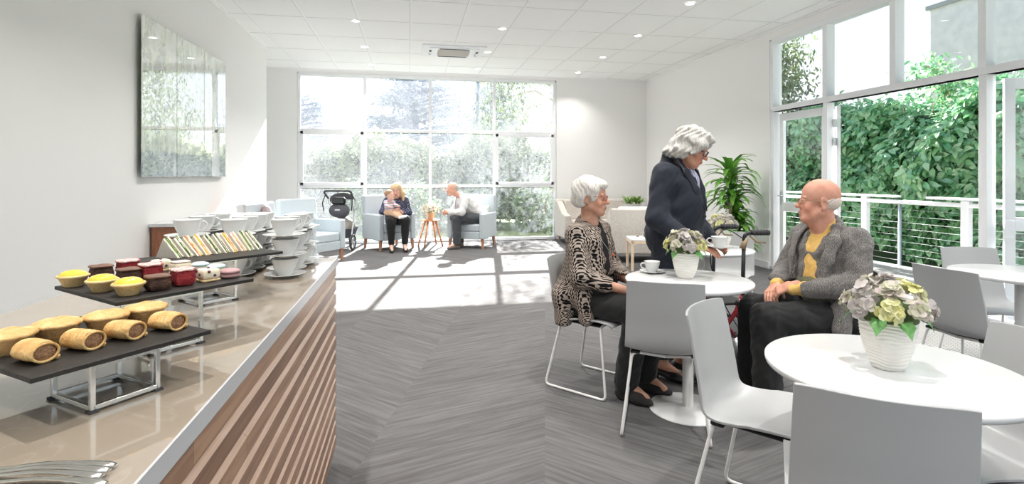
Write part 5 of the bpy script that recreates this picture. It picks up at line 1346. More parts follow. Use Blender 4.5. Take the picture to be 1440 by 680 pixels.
def glasses(parent,P,m,lw=.027,lh=.017,y=.104,lens=True,rim=.0016,bottom=True):
    W=lambda x,y,z:V(*P(x,y,z)); s=MB()
    for s_ in(-1,1):
        pts=[]
        for i in range(20):
            a=2*PI*i/20; q=(abs(math.cos(a))**.75*math.copysign(1,math.cos(a)),abs(math.sin(a))**.75*math.copysign(1,math.sin(a))); pts.append(W(s_*.032+q[0]*lw*.9,y-.010*((s_*.032+q[0]*lw)/.06)**2*1.2,-.004+q[1]*lh))
        s.tube(pts,rim,6,closed=True)
        s.tube([W(s_*.058,y-.010,.004),W(s_*.072,y-.022,.006),W(s_*.0815,.02,.002),W(s_*.084,-.02,.0),W(s_*.082,-.032,-.016)],rim,6)
    s.tube([W(-.009,y,.002),W(0,y+.003,.006),W(.009,y,.002)],rim,6)
    g=s.build('glasses',m,parent)
    if lens:
        q=MB()
        for s_ in(-1,1):
            q.add([W(s_*.032+math.cos(2*PI*i/20)*lw*.86,y-.010*((s_*.032+math.cos(2*PI*i/20)*lw)/.06)**2*1.2,-.004+math.sin(2*PI*i/20)*lh*.95) for i in range(20)],[list(range(20))])
        if 'l' not in GLS: GLS['l']=glass('spectacle_lens',.01)
        q.build('lens',GLS['l'],g)
# -------------------------------- fabrics
def bumpnodes(m,nt,N,L,b,scale,strength,kind='noise'):
    tc=N.new('ShaderNodeTexCoord'); n=N.new('ShaderNodeTexNoise'); n.inputs['Scale'].default_value=scale; L.new(tc.outputs['Object'],n.inputs['Vector']); bp=N.new('ShaderNodeBump'); bp.inputs['Strength'].default_value=strength; bp.inputs['Distance'].default_value=.003; L.new(n.outputs['Fac'],bp.inputs['Height']); L.new(bp.outputs[0],b.inputs['Normal'])
m,nt,N,L=nodes('black_and_taupe_zigzag_knit'); b=N['Principled BSDF']; b.inputs['Roughness'].default_value=.9; b.inputs['Specular IOR Level'].default_value=.1
tc=N.new('ShaderNodeTexCoord'); sp=N.new('ShaderNodeSeparateXYZ'); ds=N.new('ShaderNodeTexNoise'); ds.inputs['Scale'].default_value=7; L.new(tc.outputs['Object'],ds.inputs['Vector'])
va_=N.new('ShaderNodeVectorMath'); va_.operation='MULTIPLY_ADD'; L.new(ds.outputs['Color'],va_.inputs[0]); va_.inputs[1].default_value=(.007,.007,.007); L.new(tc.outputs['Object'],va_.inputs[2]); L.new(va_.outputs[0],sp.inputs[0])
hx=mathn(nt,'ADD',sp.outputs[0],mathn(nt,'MULTIPLY',sp.outputs[1],.8))
zig=mathn(nt,'PINGPONG',mathn(nt,'MULTIPLY',hx,1.),.011)
ph=mathn(nt,'ADD',mathn(nt,'MULTIPLY',sp.outputs[2],1.),mathn(nt,'MULTIPLY',zig,1.5))
st=mathn(nt,'SINE',mathn(nt,'MULTIPLY',hx,2*PI/.013))          # fine vertical strokes
bw=mathn(nt,'SINE',mathn(nt,'MULTIPLY',ph,2*PI/.024))           # rows of ikat dashes
f1=mathn(nt,'ADD',mathn(nt,'MULTIPLY',st,.75),mathn(nt,'MULTIPLY',bw,.65))
fine=mathn(nt,'SINE',mathn(nt,'MULTIPLY',mathn(nt,'ADD',hx,mathn(nt,'MULTIPLY',mathn(nt,'PINGPONG',sp.outputs[2],.010),.9)),2*PI/.011))
lowm=mathn(nt,'LESS_THAN',sp.outputs[2],.50)
mxf=N.new('ShaderNodeMix'); L.new(lowm,mxf.inputs[0]); L.new(f1,mxf.inputs[2]); L.new(fine,mxf.inputs[3])
L.new(ramp(nt,mathn(nt,'ADD',mathn(nt,'MULTIPLY',mxf.outputs[0],.5),.5),[(.42,(.010,.009,.010)),(.58,(.42,.35,.30))]),b.inputs['Base Color']); bumpnodes(m,nt,N,L,b,300,.3); M['cardigan']=m
M['blackcl']=mat('black_trouser_cloth',(.011,.011,.012),.85,bump=.2,bscale=400,sheen=.15)
M['blacktop']=mat('black_jersey',(.010,.010,.011),.85)
M['navy']=mat('navy_wool',(.010,.014,.025),.8,c2=(.014,.019,.034),nscale=150,bump=.3,bscale=500,sheen=.06)
M['navyl']=mat('navy_lapel_satin',(.009,.012,.022),.6)
def tweed(name,a,b_,c):
    m,nt,N,L=nodes(name); b=N['Principled BSDF']; b.inputs['Roughness'].default_value=.92; b.inputs['Specular IOR Level'].default_value=.12; b.inputs['Sheen Weight'].default_value=.2
    tc=N.new('ShaderNodeTexCoord'); n=N.new('ShaderNodeTexNoise'); n.inputs['Scale'].default_value=260; n.inputs['Detail'].default_value=3; L.new(tc.outputs['Object'],n.inputs['Vector'])
    sp=N.new('ShaderNodeSeparateXYZ'); L.new(tc.outputs['Object'],sp.inputs[0]); h=mathn(nt,'ADD',sp.outputs[0],sp.outputs[1])
    st=mathn(nt,'SINE',mathn(nt,'MULTIPLY',mathn(nt,'ADD',h,mathn(nt,'PINGPONG',sp.outputs[2],.008)),2*PI/.011))
    f=mathn(nt,'ADD',n.outputs['Fac'],mathn(nt,'MULTIPLY',st,.07)); L.new(ramp(nt,f,[(.35,a),(.5,b_),(.65,c)]),b.inputs['Base Color']); bumpnodes(m,nt,N,L,b,350,.45); return m
M['tweed']=tweed('grey_brown_tweed',(.07,.064,.062),(.15,.14,.134),(.29,.275,.26))
M['vest']=tweed('olive_knit',(.12,.12,.07),(.20,.20,.12),(.28,.28,.18))
M['yellow']=mat('yellow_jumper',(.68,.42,.12),.85,c2=(.74,.48,.16),nscale=40,bump=.3,bscale=400)
M['whshirt']=mat('white_shirt_cotton',(.86,.86,.86),.8,transl=.15)
M['tie']=mat('blue_grey_tie',(.25,.29,.36),.5)
M['grtrou']=mat('dark_grey_trouser_cloth',(.065,.07,.08),.85,sheen=.2)
M['stock']=mat('brown_stocking_shoe',(.05,.03,.03),.4)
m,nt,N,L=nodes('striped_blue_shirt'); b=N['Principled BSDF']; b.inputs['Roughness'].default_value=.7; tc=N.new('ShaderNodeTexCoord'); sp=N.new('ShaderNodeSeparateXYZ'); L.new(tc.outputs['Object'],sp.inputs[0])
L.new(ramp(nt,mathn(nt,'FRACT',mathn(nt,'MULTIPLY',mathn(nt,'ADD',sp.outputs[0],mathn(nt,'MULTIPLY',sp.outputs[2],.35)),42.)),[(0,(.62,.55,.62)),(.45,(.62,.55,.62)),(.5,(.10,.16,.36)),(.9,(.10,.16,.36)),(.95,(.8,.8,.85))],'LINEAR'),b.inputs['Base Color']); M['strshirt']=m
m,nt,N,L=nodes('navy_speckled_blouse'); b=N['Principled BSDF']; b.inputs['Roughness'].default_value=.8; tc=N.new('ShaderNodeTexCoord'); n=N.new('ShaderNodeTexNoise'); n.inputs['Scale'].default_value=55; n.inputs['Detail'].default_value=2; L.new(tc.outputs['Object'],n.inputs['Vector']); L.new(ramp(nt,n.outputs['Fac'],[(.45,(.03,.035,.075)),(.58,(.05,.055,.11)),(.66,(.30,.30,.38))]),b.inputs['Base Color']); M['blouse']=m
m,nt,N,L=nodes('red_white_blue_stripes'); b=N['Principled BSDF']; b.inputs['Roughness'].default_value=.8; tc=N.new('ShaderNodeTexCoord'); sp=N.new('ShaderNodeSeparateXYZ'); L.new(tc.outputs['Object'],sp.inputs[0]); L.new(ramp(nt,mathn(nt,'FRACT',mathn(nt,'MULTIPLY',sp.outputs[2],22.)),[(0,(.75,.72,.74)),(.3,(.45,.05,.08)),(.5,(.8,.78,.8)),(.7,(.06,.06,.20)),(.9,(.78,.76,.78))],'CONSTANT'),b.inputs['Base Color']); M['babytop']=m
M['shoe_b']=mat('black_suede_shoe',(.025,.022,.022),.8); M['shoe_l']=mat('black_leather_shoe',(.018,.016,.016),.3); M['shoe_g']=mat('grey_brown_shoe',(.14,.12,.10),.6); M['sock']=mat('white_sock',(.85,.85,.85),.8)
def hairmat(name,a,b_,st=(90,90,12)):
    m,nt,N,L=nodes(name); b=N['Principled BSDF']; b.inputs['Roughness'].default_value=.5; b.inputs['Specular IOR Level'].default_value=.35
    tc=N.new('ShaderNodeTexCoord'); mp=N.new('ShaderNodeMapping'); mp.inputs['Scale'].default_value=st; mp.inputs['Rotation'].default_value=(.3,.25,0); L.new(tc.outputs['Object'],mp.inputs[0]); n=N.new('ShaderNodeTexNoise'); n.inputs['Scale'].default_value=1.6; n.inputs['Detail'].default_value=5; n.inputs['Distortion'].default_value=1.2; L.new(mp.outputs[0],n.inputs['Vector'])
    L.new(ramp(nt,n.outputs['Fac'],[(.3,a),(.65,b_)]),b.inputs['Base Color']); bp=N.new('ShaderNodeBump'); bp.inputs['Strength'].default_value=.7; bp.inputs['Distance'].default_value=.004; L.new(n.outputs['Fac'],bp.inputs['Height']); L.new(bp.outputs[0],b.inputs['Normal']); return m
M['hair_g']=hairmat('silver_grey_hair',(.36,.34,.31),(.72,.70,.67)); M['hair_w']=hairmat('white_grey_hair',(.44,.41,.37),(.82,.79,.75)); M['hair_b']=hairmat('blonde_hair',(.42,.24,.10),(.85,.66,.42)); M['hair_br']=hairmat('light_brown_hair',(.25,.13,.07),(.45,.27,.16)); M['hair_s']=hairmat('short_grey_hair',(.30,.27,.25),(.55,.52,.5))
def legs_sitting(S,hip,knee,ank,inf=0.,h=1.,k=.03,r=(.088,.062,.040)):
    for a,b_,c in zip(hip,knee,ank): S.path([a,b_,c],[r[0]+inf,r[1]+inf,r[2]+inf],k)
# ======================= 1. seated woman, patterned cardigan
t=thing('person','woman with short white hair seated in a black and taupe patterned cardigan and red glasses','person',(1.155,3.27,0),head(.65,-.75))
Hd=(0,.055,1.165); RH=RM(yaw=.26,pitch=.06)
Hd=(.02,.0,1.198)
hips=[(-.09,-.07,.545),(.09,-.07,.545)]; knees=[(-.105,.37,.535),(.105,.36,.535)]; anks=[(-.09,.30,.10),(.10,.27,.10)]
sh=[(-.155,-.035,.965),(.155,-.035,.965)]; el=[(-.215,.02,.72),(.215,.03,.715)]; wr=[(-.075,.27,.645),(.085,.26,.645)]
S=SDF((-.36,-.33,.0),(.36,.62,1.36),.0042)
P=do_head(S,Hd,RH,.97,'f',1)
S.cone((0,-.03,1.00),P(0,-.015,-.05),.052,.052,.03); S.cone((0,.0,.99),P(0,.012,-.085),.034,.030,.02)
S.ell((0,-.07,.56),(.15,.12,.12),None,.05); S.ell((0,-.03,.74),(.135,.11,.14),None,.05); S.ell((0,-.03,.88),(.145,.10,.12),None,.05)
S.cone(sh[0],sh[1],.05,.05,.04)
for i in(0,1):
    S.path([sh[i],el[i],wr[i]],[.048,.038,.026],.03)
    sx=(-1,1)[i]; d_=np.array([-sx*.45,.85,-.2]); do_hand(S,wr[i],d_,(-sx*.2,0,-1) ,(-sx,.1,.3),.95,.5)
legs_sitting(S,hips,knees,anks)
for i in(0,1): S.cone(anks[i],(anks[i][0],anks[i][1]+.13,.035),.035,.028,.02)
S.paint((0,.1,.9),(.1,.1,.1),SKIN)
S.build('body',skinmat('skin_aged_fair',(1.,.97,.95),(.86,.74,.68)),t,SKIN)
# hair: short, swept back, fuller at the nape
S=SDF(np.array(Hd)-.19,np.array(Hd)+.19,.0036); k=.02
S.ell(P(0,-.030,.044),(.091,.107,.092),RH,k); S.ell(P(0,-.080,-.015),(.074,.056,.066),RH,k); S.ell(P(0,.048,.078),(.062,.050,.034),RH,k)
for s_ in(-1,1): S.ell(P(s_*.064,.006,.022),(.022,.055,.050),RH,k); S.ell(P(s_*.060,-.050,-.020),(.024,.045,.050),RH,k)
S.ell(P(0,.122,-.050),(.078,.070,.090),RH,.012,'sub'); 
for s_ in(-1,1): S.ell(P(s_*.088,-.002,-.024),(.022,.022,.030),RH,.008,'sub')
S.cone(P(0,-.02,-.14),P(0,-.03,-.09),.05,.045,.01,'sub')
S.disp(lambda x,y,z:.0010*np.sin(260*(y*.7+z*.45)+5*np.sin(40*x+20*z)+2*np.sin(30*z))+.003*np.sin(60*z+40*y+25*x))
S.build('hair',M['hair_w'],t)
glasses(t,P,mat('red_spectacle_frame',(.32,.03,.03),.3),rim=.0016)
# trousers
S=SDF((-.3,-.3,.03),(.3,.56,.75),.0048); S.ell((0,-.06,.56),(.175,.14,.12),None,.05)
for a,b_,c in zip(hips,knees,anks): S.path([a,b_,(c[0],c[1]+.01,.10)],[.102,.082,.072],.03)
S.box((0,0,.03),(.5,.8,.035),None,.004,'sub',rad=.002); S.disp(fabric_noise(.003,55,.0015,110))
S.build('trousers',M['blackcl'],t)
# black top showing in the opening
S=SDF((-.2,-.2,.55),(.2,.2,1.06),.0045); S.ell((0,-.02,.74),(.150,.130,.19),None,.04); S.ell((0,-.02,.90),(.150,.112,.12),None,.04); S.cone((0,-.02,.97),(0,-.01,1.0),.075,.062,.03)
S.ell(P(0,.02,-.135),(.052,.05,.062),None,.01,'sub'); S.build('black_top',M['blacktop'],t)
# cardigan: open front, long sleeves, hem hanging beside the seat
S=SDF((-.40,-.34,.36),(.40,.50,1.10),.0044)
S.ell((0,-.03,.90),(.178,.130,.13),None,.05); S.ell((0,-.04,.74),(.180,.155,.17),None,.05); S.ell((0,-.07,.60),(.205,.175,.15),None,.05); S.cone((-.13,-.04,.975),(.13,-.04,.975),.060,.060,.05); S.cone((0,-.05,.98),(0,-.045,1.03),.085,.066,.04)
for s_ in(-1,1): S.cone((s_*.17,-.12,.58),(s_*.19,-.10,.43),.075,.055,.05); S.cone((s_*.17,.02,.60),(s_*.185,.06,.46),.06,.045,.05)
for i in(0,1): S.path([sh[i],el[i],tuple(np.array(wr[i])-np.array([0,.02,0]))],[.066,.058,.047],.035)
S.cone((0,.15,1.03),(0,.20,.56),.045,.085,.02,'sub'); S.cone((0,.10,1.06),(0,.16,.80),.05,.06,.02,'sub')
S.cone((0,-.005,1.0),P(0,0,-.06),.060,.056,.01,'sub')
S.box((0,0,.36),(.5,.5,.04),None,.004,'sub',rad=.002)
S.box((0,.35,.50),(.145,.30,.20),None,.02,'sub',rad=.02)
S.disp(fabric_noise(.0045,42,.002,95,1.))
S.build('cardigan',M['cardigan'],t)
s=MB(); s.tube(crom([P(.045,-.0,-.125),(.045,.085,.93),(.0,.135,.845),(-.045,.085,.93),P(-.045,0,-.125)],6),.0012,5); s.build('necklace',M['fork'],t)
s=MB(); s.ell((0,.142,.835),(.009,.006,.011),10,8); s.build('pendant',mat('red_bead',(.6,.08,.04),.3),t)
for a,w in zip(anks,(-.01,.02)): shoe(t,(a[0],a[1],.09),(a[0]+w,a[1]+.185,0),M['shoe_b'])
# ======================= 2. standing woman, navy jacket
t=thing('person','standing woman with wavy grey hair in a navy jacket holding a cup and saucer','person',(1.735,3.27,0),head(.67,-.74))
Hd=(.01,.11,1.520); RH=RM(yaw=.12,pitch=.50)
hips=[(-.09,-.03,.88),(.09,-.03,.88)]; knees=[(-.10,.0,.48),(.10,-.01,.48)]; anks=[(-.09,-.01,.10),(.09,-.07,.10)]
sh=[(-.158,-.03,1.335),(.158,-.03,1.335)]; el=[(-.235,.0,1.08),(.245,-.04,1.06)]; wr=[(-.13,.19,.90),(.215,.205,.900)]
S=SDF((-.36,-.32,.0),(.36,.48,1.70),.0044)
P=do_head(S,Hd,RH,1.,'f',1,skin=(.60,.33,.23),lip=(.45,.13,.12))
S.cone((0,-.0,1.39),P(0,-.02,-.05),.056,.056,.03); S.cone((0,.03,1.38),P(0,.03,-.085),.04,.040,.03)
S.ell((0,-.03,.92),(.165,.13,.13),None,.05); S.ell((0,.0,1.1),(.15,.12,.16),None,.05); S.ell((0,.0,1.27),(.16,.11,.12),None,.05); S.cone(sh[0],sh[1],.05,.05,.04)
for i in(0,1): S.path([sh[i],el[i],wr[i]],[.050,.040,.027],.03)
do_hand(S,wr[1],(.03,.95,-.12),(-.15,-.1,-.95),(-1,.2,.3),.95,.35); do_hand(S,wr[0],(.2,.9,-.35),(.9,0,-.3),(.2,.4,.8),.95,.4)
for a,b_,c in zip(hips,knees,anks): S.path([a,b_,c],[.088,.058,.038],.03); S.cone(c,(c[0],c[1]+.13,.035),.034,.027,.02)
S.build('body',skinmat('skin_warm',(1.,.96,.94),(.88,.76,.70)),t,(.60,.33,.23))
S=SDF(np.array(Hd)-.24,np.array(Hd)+.24,.0042); k=.025
S.ell(P(0,-.028,.038),(.094,.114,.090),RH,k); S.ell(P(0,-.080,-.045),(.084,.062,.090),RH,k); S.ell(P(0,.045,.085),(.068,.060,.036),RH,k)
for s_ in(-1,1): S.ell(P(s_*.073,.012,.012),(.030,.066,.060),RH,k); S.ell(P(s_*.070,-.045,-.050),(.034,.050,.062),RH,k); S.ell(P(s_*.055,.062,.050),(.030,.032,.030),RH,k)
S.ell(P(0,-.110,-.085),(.070,.034,.034),RH,k); S.cone(P(-.05,-.13,-.10),P(.05,-.13,-.10),.02,.02,.02)
S.ell(P(0,.125,-.050),(.078,.075,.095),RH,.012,'sub'); S.cone(P(0,.0,-.16),P(0,.01,-.09),.052,.048,.012,'sub')
S.disp(lambda x,y,z:.005*np.sin(62*z+38*y+3*np.sin(28*x+12*y))+.0026*np.sin(190*(y*.6-z*.6)+3*np.sin(45*z))+.003*np.sin(95*x+60*z+2*np.sin(50*y)))
S.build('hair',M['hair_g'],t)
glasses(t,P,mat('dark_blue_spectacle_frame',(.02,.03,.07),.25),rim=.0024)
S=SDF((-.3,-.3,.1),(.3,.3,1.05),.0055); S.ell((0,-.03,.92),(.18,.145,.12),None,.05)
for a,b_,c in zip(hips,knees,anks): S.path([a,b_,(c[0],c[1],.18)],[.105,.085,.078],.03)
S.box((0,0,.07),(.5,.5,.075),None,.004,'sub',rad=.002); S.disp(fabric_noise(.003,45,.0015,100)); S.build('trousers',M['navy'],t)
# shirt
S=SDF((-.2,-.2,1.0),(.2,.24,1.5),.0045); S.ell((0,.02,1.18),(.155,.135,.2),None,.04); S.ell((0,.015,1.30),(.150,.120,.10),None,.04); S.cone((0,.02,1.37),(0,.04,1.430),.072,.058,.03)
S.cone((0,.05,1.42),P(0,.02,-.10),.052,.05,.006,'sub'); S.cone((0,.09,1.44),(0,.13,1.36),.04,.016,.008,'sub'); S.build('striped_shirt',M['strshirt'],t)
# jacket
S=SDF((-.40,-.34,.74),(.40,.42,1.48),.0044)
S.ell((0,-.01,1.28),(.195,.145,.13),None,.05); S.ell((0,.01,1.12),(.190,.175,.18),None,.05); S.ell((0,-.02,.95),(.205,.185,.20),None,.05); S.cone((-.128,-.035,1.345),(.128,-.035,1.345),.058,.058,.06); S.cone((0,-.035,1.37),(0,-.03,1.445),.086,.072,.04)
S.cone((0,.06,1.20),(0,.06,1.22),.13,.13,.05,flat=(0,1,0),ff=.8)
for i in(0,1): S.path([sh[i],el[i],tuple(np.array(wr[i])*.88+np.array(el[i])*.12)],[.075,.064,.050],.035)
# neckline V
S.cone((0,.17,1.47),(0,.205,1.12),.088,.020,.008,'sub'); S.cone((0,.07,1.50),(0,.16,1.38),.072,.080,.01,'sub')
S.cone((0,.03,1.44),P(0,0,-.07),.066,.062,.008,'sub')
S.box((0,0,.74),(.6,.6,.045),None,.004,'sub',rad=.002); S.cone((0,.30,1.05),(0,.25,.72),.003,.05,.006,'sub')
S.disp(fabric_noise(.004,38,.0012,100,2.)); jac=S.build('jacket',M['navy'],t)
# lapels following the V
for s_ in(-1,1):
    S=SDF((-.2,-.1,1.05),(.2,.3,1.50),.004)
    S.path([(s_*.062,-.02,1.450),(s_*.090,.050,1.425),(s_*.102,.105,1.35),(s_*.072,.155,1.24),(s_*.016,.192,1.11)],[.013,.018,.026,.024,.010],.01,flat=(s_*.35,.9,.15),ff=.32)
    S.build('lapel',M['navyl'],jac)
s=MB()
for z in(1.07,.97): s.ell((.012,.192-.01*(1.07-z)*4,z),(.011,.005,.011),12,8)
s.build('jacket_buttons',M['black'],jac)
for a in anks: shoe(t,(a[0],a[1],.09),(a[0]*1.1,a[1]+.185,0),M['shoe_l'],heel=.02,low=True)
hand=V(.185,.325,.0)   # saucer and cup rest on the fingers
TW=Matrix.Translation(t.location)@Matrix.Rotation(t.rotation_euler.z,4,'Z')
p=TW@V(.195,.330,.8985)
o=dup(sau0,tuple(p),0,'white saucer held in the standing woman\'s hand',group='saucers in use'); dupcup('white coffee cup on the saucer held by the standing woman',(p.x,p.y,p.z+.0058),2.6,'coffee cups in use')
# ======================= 3. seated man, tweed jacket
t=thing('person','bald elderly man with glasses seated in a grey tweed jacket over a yellow jumper','person',(2.268,2.61,0.015),head(-.97,.24)+.45); t.scale=(.90,.94,.965)
Hd=(0,.035,1.218); RH=RM(yaw=-.66,pitch=-.02)
def tw(p,a=.45): return (p[0]*math.cos(a)+p[1]*math.sin(a),-p[0]*math.sin(a)+p[1]*math.cos(a),p[2])
hips=[(-.10,-.09,.56),(.10,-.09,.56)]; knees=[(-.115,.37,.555),(.125,.37,.555)]; anks=[(-.12,.37,.10),(.12,.40,.10)]
sh=[(-.18,-.06,1.0),(.18,-.06,1.0)]; el=[(-.245,.02,.765),(.255,.02,.77)]; wr=[(-.065,.235,.725),(.085,.245,.725)]
hips=[tw(p) for p in hips]; knees=[tw(p) for p in knees]; anks=[tw(p) for p in anks]; wr=[tw(p,.28) for p in wr]
S=SDF((-.40,-.36,.0),(.40,.64,1.38),.0042)
MS=(.66,.36,.27)
P=do_head(S,Hd,RH,1.03,'m',1,skin=MS,lip=(.52,.25,.21))
S.ell(P(0,-.02,.04),(.077,.098,.082),RH,.02)
S.cone((0,-.03,1.03),P(0,-.02,-.05),.064,.062,.03); S.cone((0,.0,1.04),P(0,.03,-.08),.052,.048,.035)
S.ell((0,-.09,.58),(.165,.14,.13),None,.05); S.ell((0,-.05,.76),(.16,.14,.16),None,.05); S.ell((0,-.05,.92),(.165,.12,.12),None,.05); S.cone(sh[0],sh[1],.055,.055,.04)
for i in(0,1): S.path([sh[i],el[i],wr[i]],[.055,.042,.030],.03)
# clasped: the near hand over the far one
do_hand(S,wr[1],tw((-.62,.62,-.38)),(-.25,-.25,-.93),(-.5,.2,.9),1.04,.38); do_hand(S,(wr[0][0]-.0,wr[0][1],wr[0][2]+.022),tw((.40,.80,-.42)),(.25,-.35,-.95),(.6,-.1,.8),1.04,.62)
legs_sitting(S,hips,knees,anks,0,r=(.09,.065,.042))
for i in(0,1): S.cone(anks[i],(anks[i][0],anks[i][1]+.14,.04),.04,.032,.02)
S.build('body',skinmat('skin_ruddy',(1.,.95,.92),(.90,.76,.70)),t,MS)
# thin fringe of white hair round the back of the head
S=SDF(np.array(Hd)-.17,np.array(Hd)+.17,.0036); S.ell(P(0,-.026,.002),(.0785,.0985,.070),RH,.01); S.ell(P(0,.05,.06),(.12,.105,.12),RH,.008,'sub'); S.ell(P(0,-.02,.115),(.12,.14,.075),RH,.01,'sub')
for s_ in(-1,1): S.ell(P(s_*.085,-.006,-.018),(.024,.026,.038),RH,.006,'sub')
S.box(P(0,0,-.13),(.15,.15,.075),RH,.004,'sub'); S.disp(lambda x,y,z:.0012*np.sin(300*z+200*y)); S.build('hair',mat('fine_white_stubble',(.60,.47,.40),.7,c2=(.78,.70,.64),nscale=160,bump=.4,bscale=500),t)
glasses(t,P,mat('gold_spectacle_wire',(.6,.45,.25),.25,metal=1),lw=.025,lh=.017,y=.108,rim=.0017)
S=SDF((-.3,-.3,.02),(.3,.6,.78),.005); S.ell((0,-.08,.58),(.185,.16,.13),None,.05)
for a,b_,c in zip(hips,knees,anks): S.path([a,b_,(c[0],c[1],.10)],[.112,.092,.080],.03)
S.box((0,0,.04),(.6,.9,.045),None,.004,'sub',rad=.002); S.disp(fabric_noise(.005,40,.002,90,.5)); S.build('trousers',M['blackcl'],t)
# yellow jumper with soft roll neck and cuffs, olive vest below
S=SDF((-.34,-.22,.55),(.34,.40,1.16),.0045); S.ell((0,-.03,.78),(.165,.150,.20),None,.05); S.ell((0,-.04,.94),(.168,.130,.12),None,.05); S.cone((0,-.03,1.03),(0,-.01,1.078),.082,.070,.03); S.cone((0,-.012,1.078),(0,-.010,1.092),.071,.070,.008)
S.cone((0,.005,1.16),P(0,.02,-.10),.060,.060,.006,'sub')
for i in(0,1): S.cone(tuple(np.array(wr[i])*.80+np.array(el[i])*.20),tuple(np.array(wr[i])*1.0+np.array(el[i])*.0),.040,.0365,.01)
S.disp(fabric_noise(.0025,60,.001,140)); S.build('yellow_jumper',M['yellow'],t)
S=SDF((-.2,-.2,.55),(.2,.25,.93),.0045); S.ell((0,-.03,.74),(.168,.158,.16),None,.05); S.cone((0,.18,1.0),(0,.14,.80),.10,.02,.006,'sub'); S.box((0,0,1.0),(.3,.3,.12),None,.004,'sub'); S.build('olive_cardigan',M['vest'],t)
S=SDF((-.44,-.38,.40),(.44,.52,1.14),.0044)
S.ell((0,-.05,.93),(.200,.155,.13),None,.05); S.ell((0,-.06,.78),(.200,.185,.18),None,.05); S.ell((0,-.08,.62),(.220,.190,.15),None,.05); S.cone((-.145,-.06,1.005),(.145,-.06,1.005),.062,.062,.06); S.cone((0,-.06,1.02),(0,-.055,1.068),.098,.080,.03)
for s_ in(-1,1): S.cone((s_*.18,-.12,.60),(s_*.20,-.11,.47),.085,.06,.05); S.cone((s_*.175,.06,.62),(s_*.20,.10,.52),.06,.045,.05)
for i in(0,1): S.path([sh[i],el[i],tuple(np.array(wr[i])*.80+np.array(el[i])*.20)],[.076,.066,.055],.035)
S.cone((0,.16,1.12),(0,.195,.64),.088,.072,.010,'sub'); S.cone((0,.07,1.14),(0,.15,.98),.080,.080,.010,'sub'); S.cone((0,-.01,1.10),P(0,0,-.06),.074,.070,.008,'sub')
S.box((0,0,.40),(.6,.6,.04),None,.004,'sub',rad=.002); S.box(tw((0,.36,.54)),(.15,.30,.20),np.array(Euler((0,0,-.45)).to_matrix()),.02,'sub',rad=.02)
S.disp(fabric_noise(.0055,40,.002,90,3.)); jac=S.build('jacket',M['tweed'],t)
for s_ in(-1,1):
    S=SDF((-.24,-.2,.70),(.24,.28,1.14),.004)
    S.path([(s_*.070,-.06,1.095),(s_*.098,.01,1.070),(s_*.128,.070,1.00),(s_*.124,.112,.90),(s_*.108,.140,.78)],[.014,.022,.034,.030,.010],.01,flat=(s_*.45,.85,.2),ff=.32)
    S.build('lapel',M['tweed'],jac)
for a in anks: shoe(t,(a[0],a[1],.09),(a[0]+.20*math.sin(.45),a[1]+.20*math.cos(.45),0),M['shoe_l'])
# ======================= 4. young woman in the far armchair with a baby on her lap
t=thing('person','blonde woman in a dark speckled blouse seated in a blue armchair holding a baby','person',(-.255,9.93,0.0),head(.12,-1))
Hd=(.0,.10,1.075); RH=RM(yaw=-.40,pitch=.30,roll=.22)
hips=[(-.09,-.02,.55),(.09,-.02,.55)]; knees=[(-.125,.40,.55),(.125,.40,.55)]; anks=[(-.12,.36,.11),(.115,.37,.11)]
sh=[(-.165,.0,.88),(.165,.0,.88)]; el=[(-.225,.06,.67),(.245,.06,.68)]; wr=[(.02,.235,.665),(.055,.235,.72)]
S=SDF((-.40,-.32,.0),(.40,.62,1.28),.0068); FS=(.80,.52,.42)
P=do_head(S,Hd,RH,.97,'f',0,skin=FS,lip=(.62,.22,.22))
S.cone((0,.03,.91),P(0,-.015,-.05),.045,.047,.03); S.ell((0,-.02,.58),(.16,.13,.12),None,.05); S.ell((0,.0,.74),(.14,.12,.14),None,.05); S.cone(sh[0],sh[1],.05,.05,.04)
for i in(0,1):
    S.path([sh[i],el[i],wr[i]],[.047,.040,.027],.03)
do_hand(S,wr[0],(1,.15,.15),(.1,-.9,-.1),(0,.2,1),.95,.4); do_hand(S,wr[1],(-.9,.3,-.25),(0,-.9,0),(0,.2,1),.95,.4)
legs_sitting(S,hips,knees,anks); 
for i in(0,1): S.cone(anks[i],(anks[i][0],anks[i][1]+.13,.035),.034,.026,.02)
S.build('body',skinmat('skin_fair',(1.,.98,.97),(.92,.84,.80)),t,FS)
S=SDF(np.array(Hd)-.30,np.array(Hd)+.30,.006); k=.03
S.ell(P(0,-.025,.045),(.090,.110,.088),RH,k)
for s_ in(-1,1): S.cone(P(s_*.072,.0,.05),P(s_*.085,-.01,-.10),.036,.040,k); S.cone(P(s_*.085,-.01,-.10),P(s_*.080,.03,-.20),.040,.022,k)
S.cone(P(0,-.09,.0),P(0,-.09,-.14),.07,.06,k)
S.ell(P(0,.115,-.045),(.056,.080,.110),RH,.012,'sub'); S.disp(lambda x,y,z:.004*np.sin(90*x+10*z+2*np.sin(20*z)))
S.build('hair',M['hair_b'],t)
S=SDF((-.40,-.3,.46),(.40,.40,1.0),.0065); S.ell((0,-.02,.60),(.19,.15,.11),None,.05); S.ell((0,.0,.74),(.17,.15,.15),None,.05); S.ell((0,.01,.83),(.17,.13,.10),None,.05); S.cone((-.14,.0,.885),(.14,.0,.885),.056,.056,.04)
for i in(0,1): S.path([sh[i],el[i],tuple(np.array(el[i])*.6+np.array(wr[i])*.4)],[.064,.056,.050],.03)
S.cone((0,.06,.97),P(0,.0,-.10),.068,.06,.008,'sub'); S.disp(fabric_noise(.004,45,.001,90)); S.build('blouse',M['blouse'],t)
S=SDF((-.3,-.3,.03),(.3,.58,.76),.0065); S.ell((0,-.02,.57),(.175,.15,.12),None,.05)
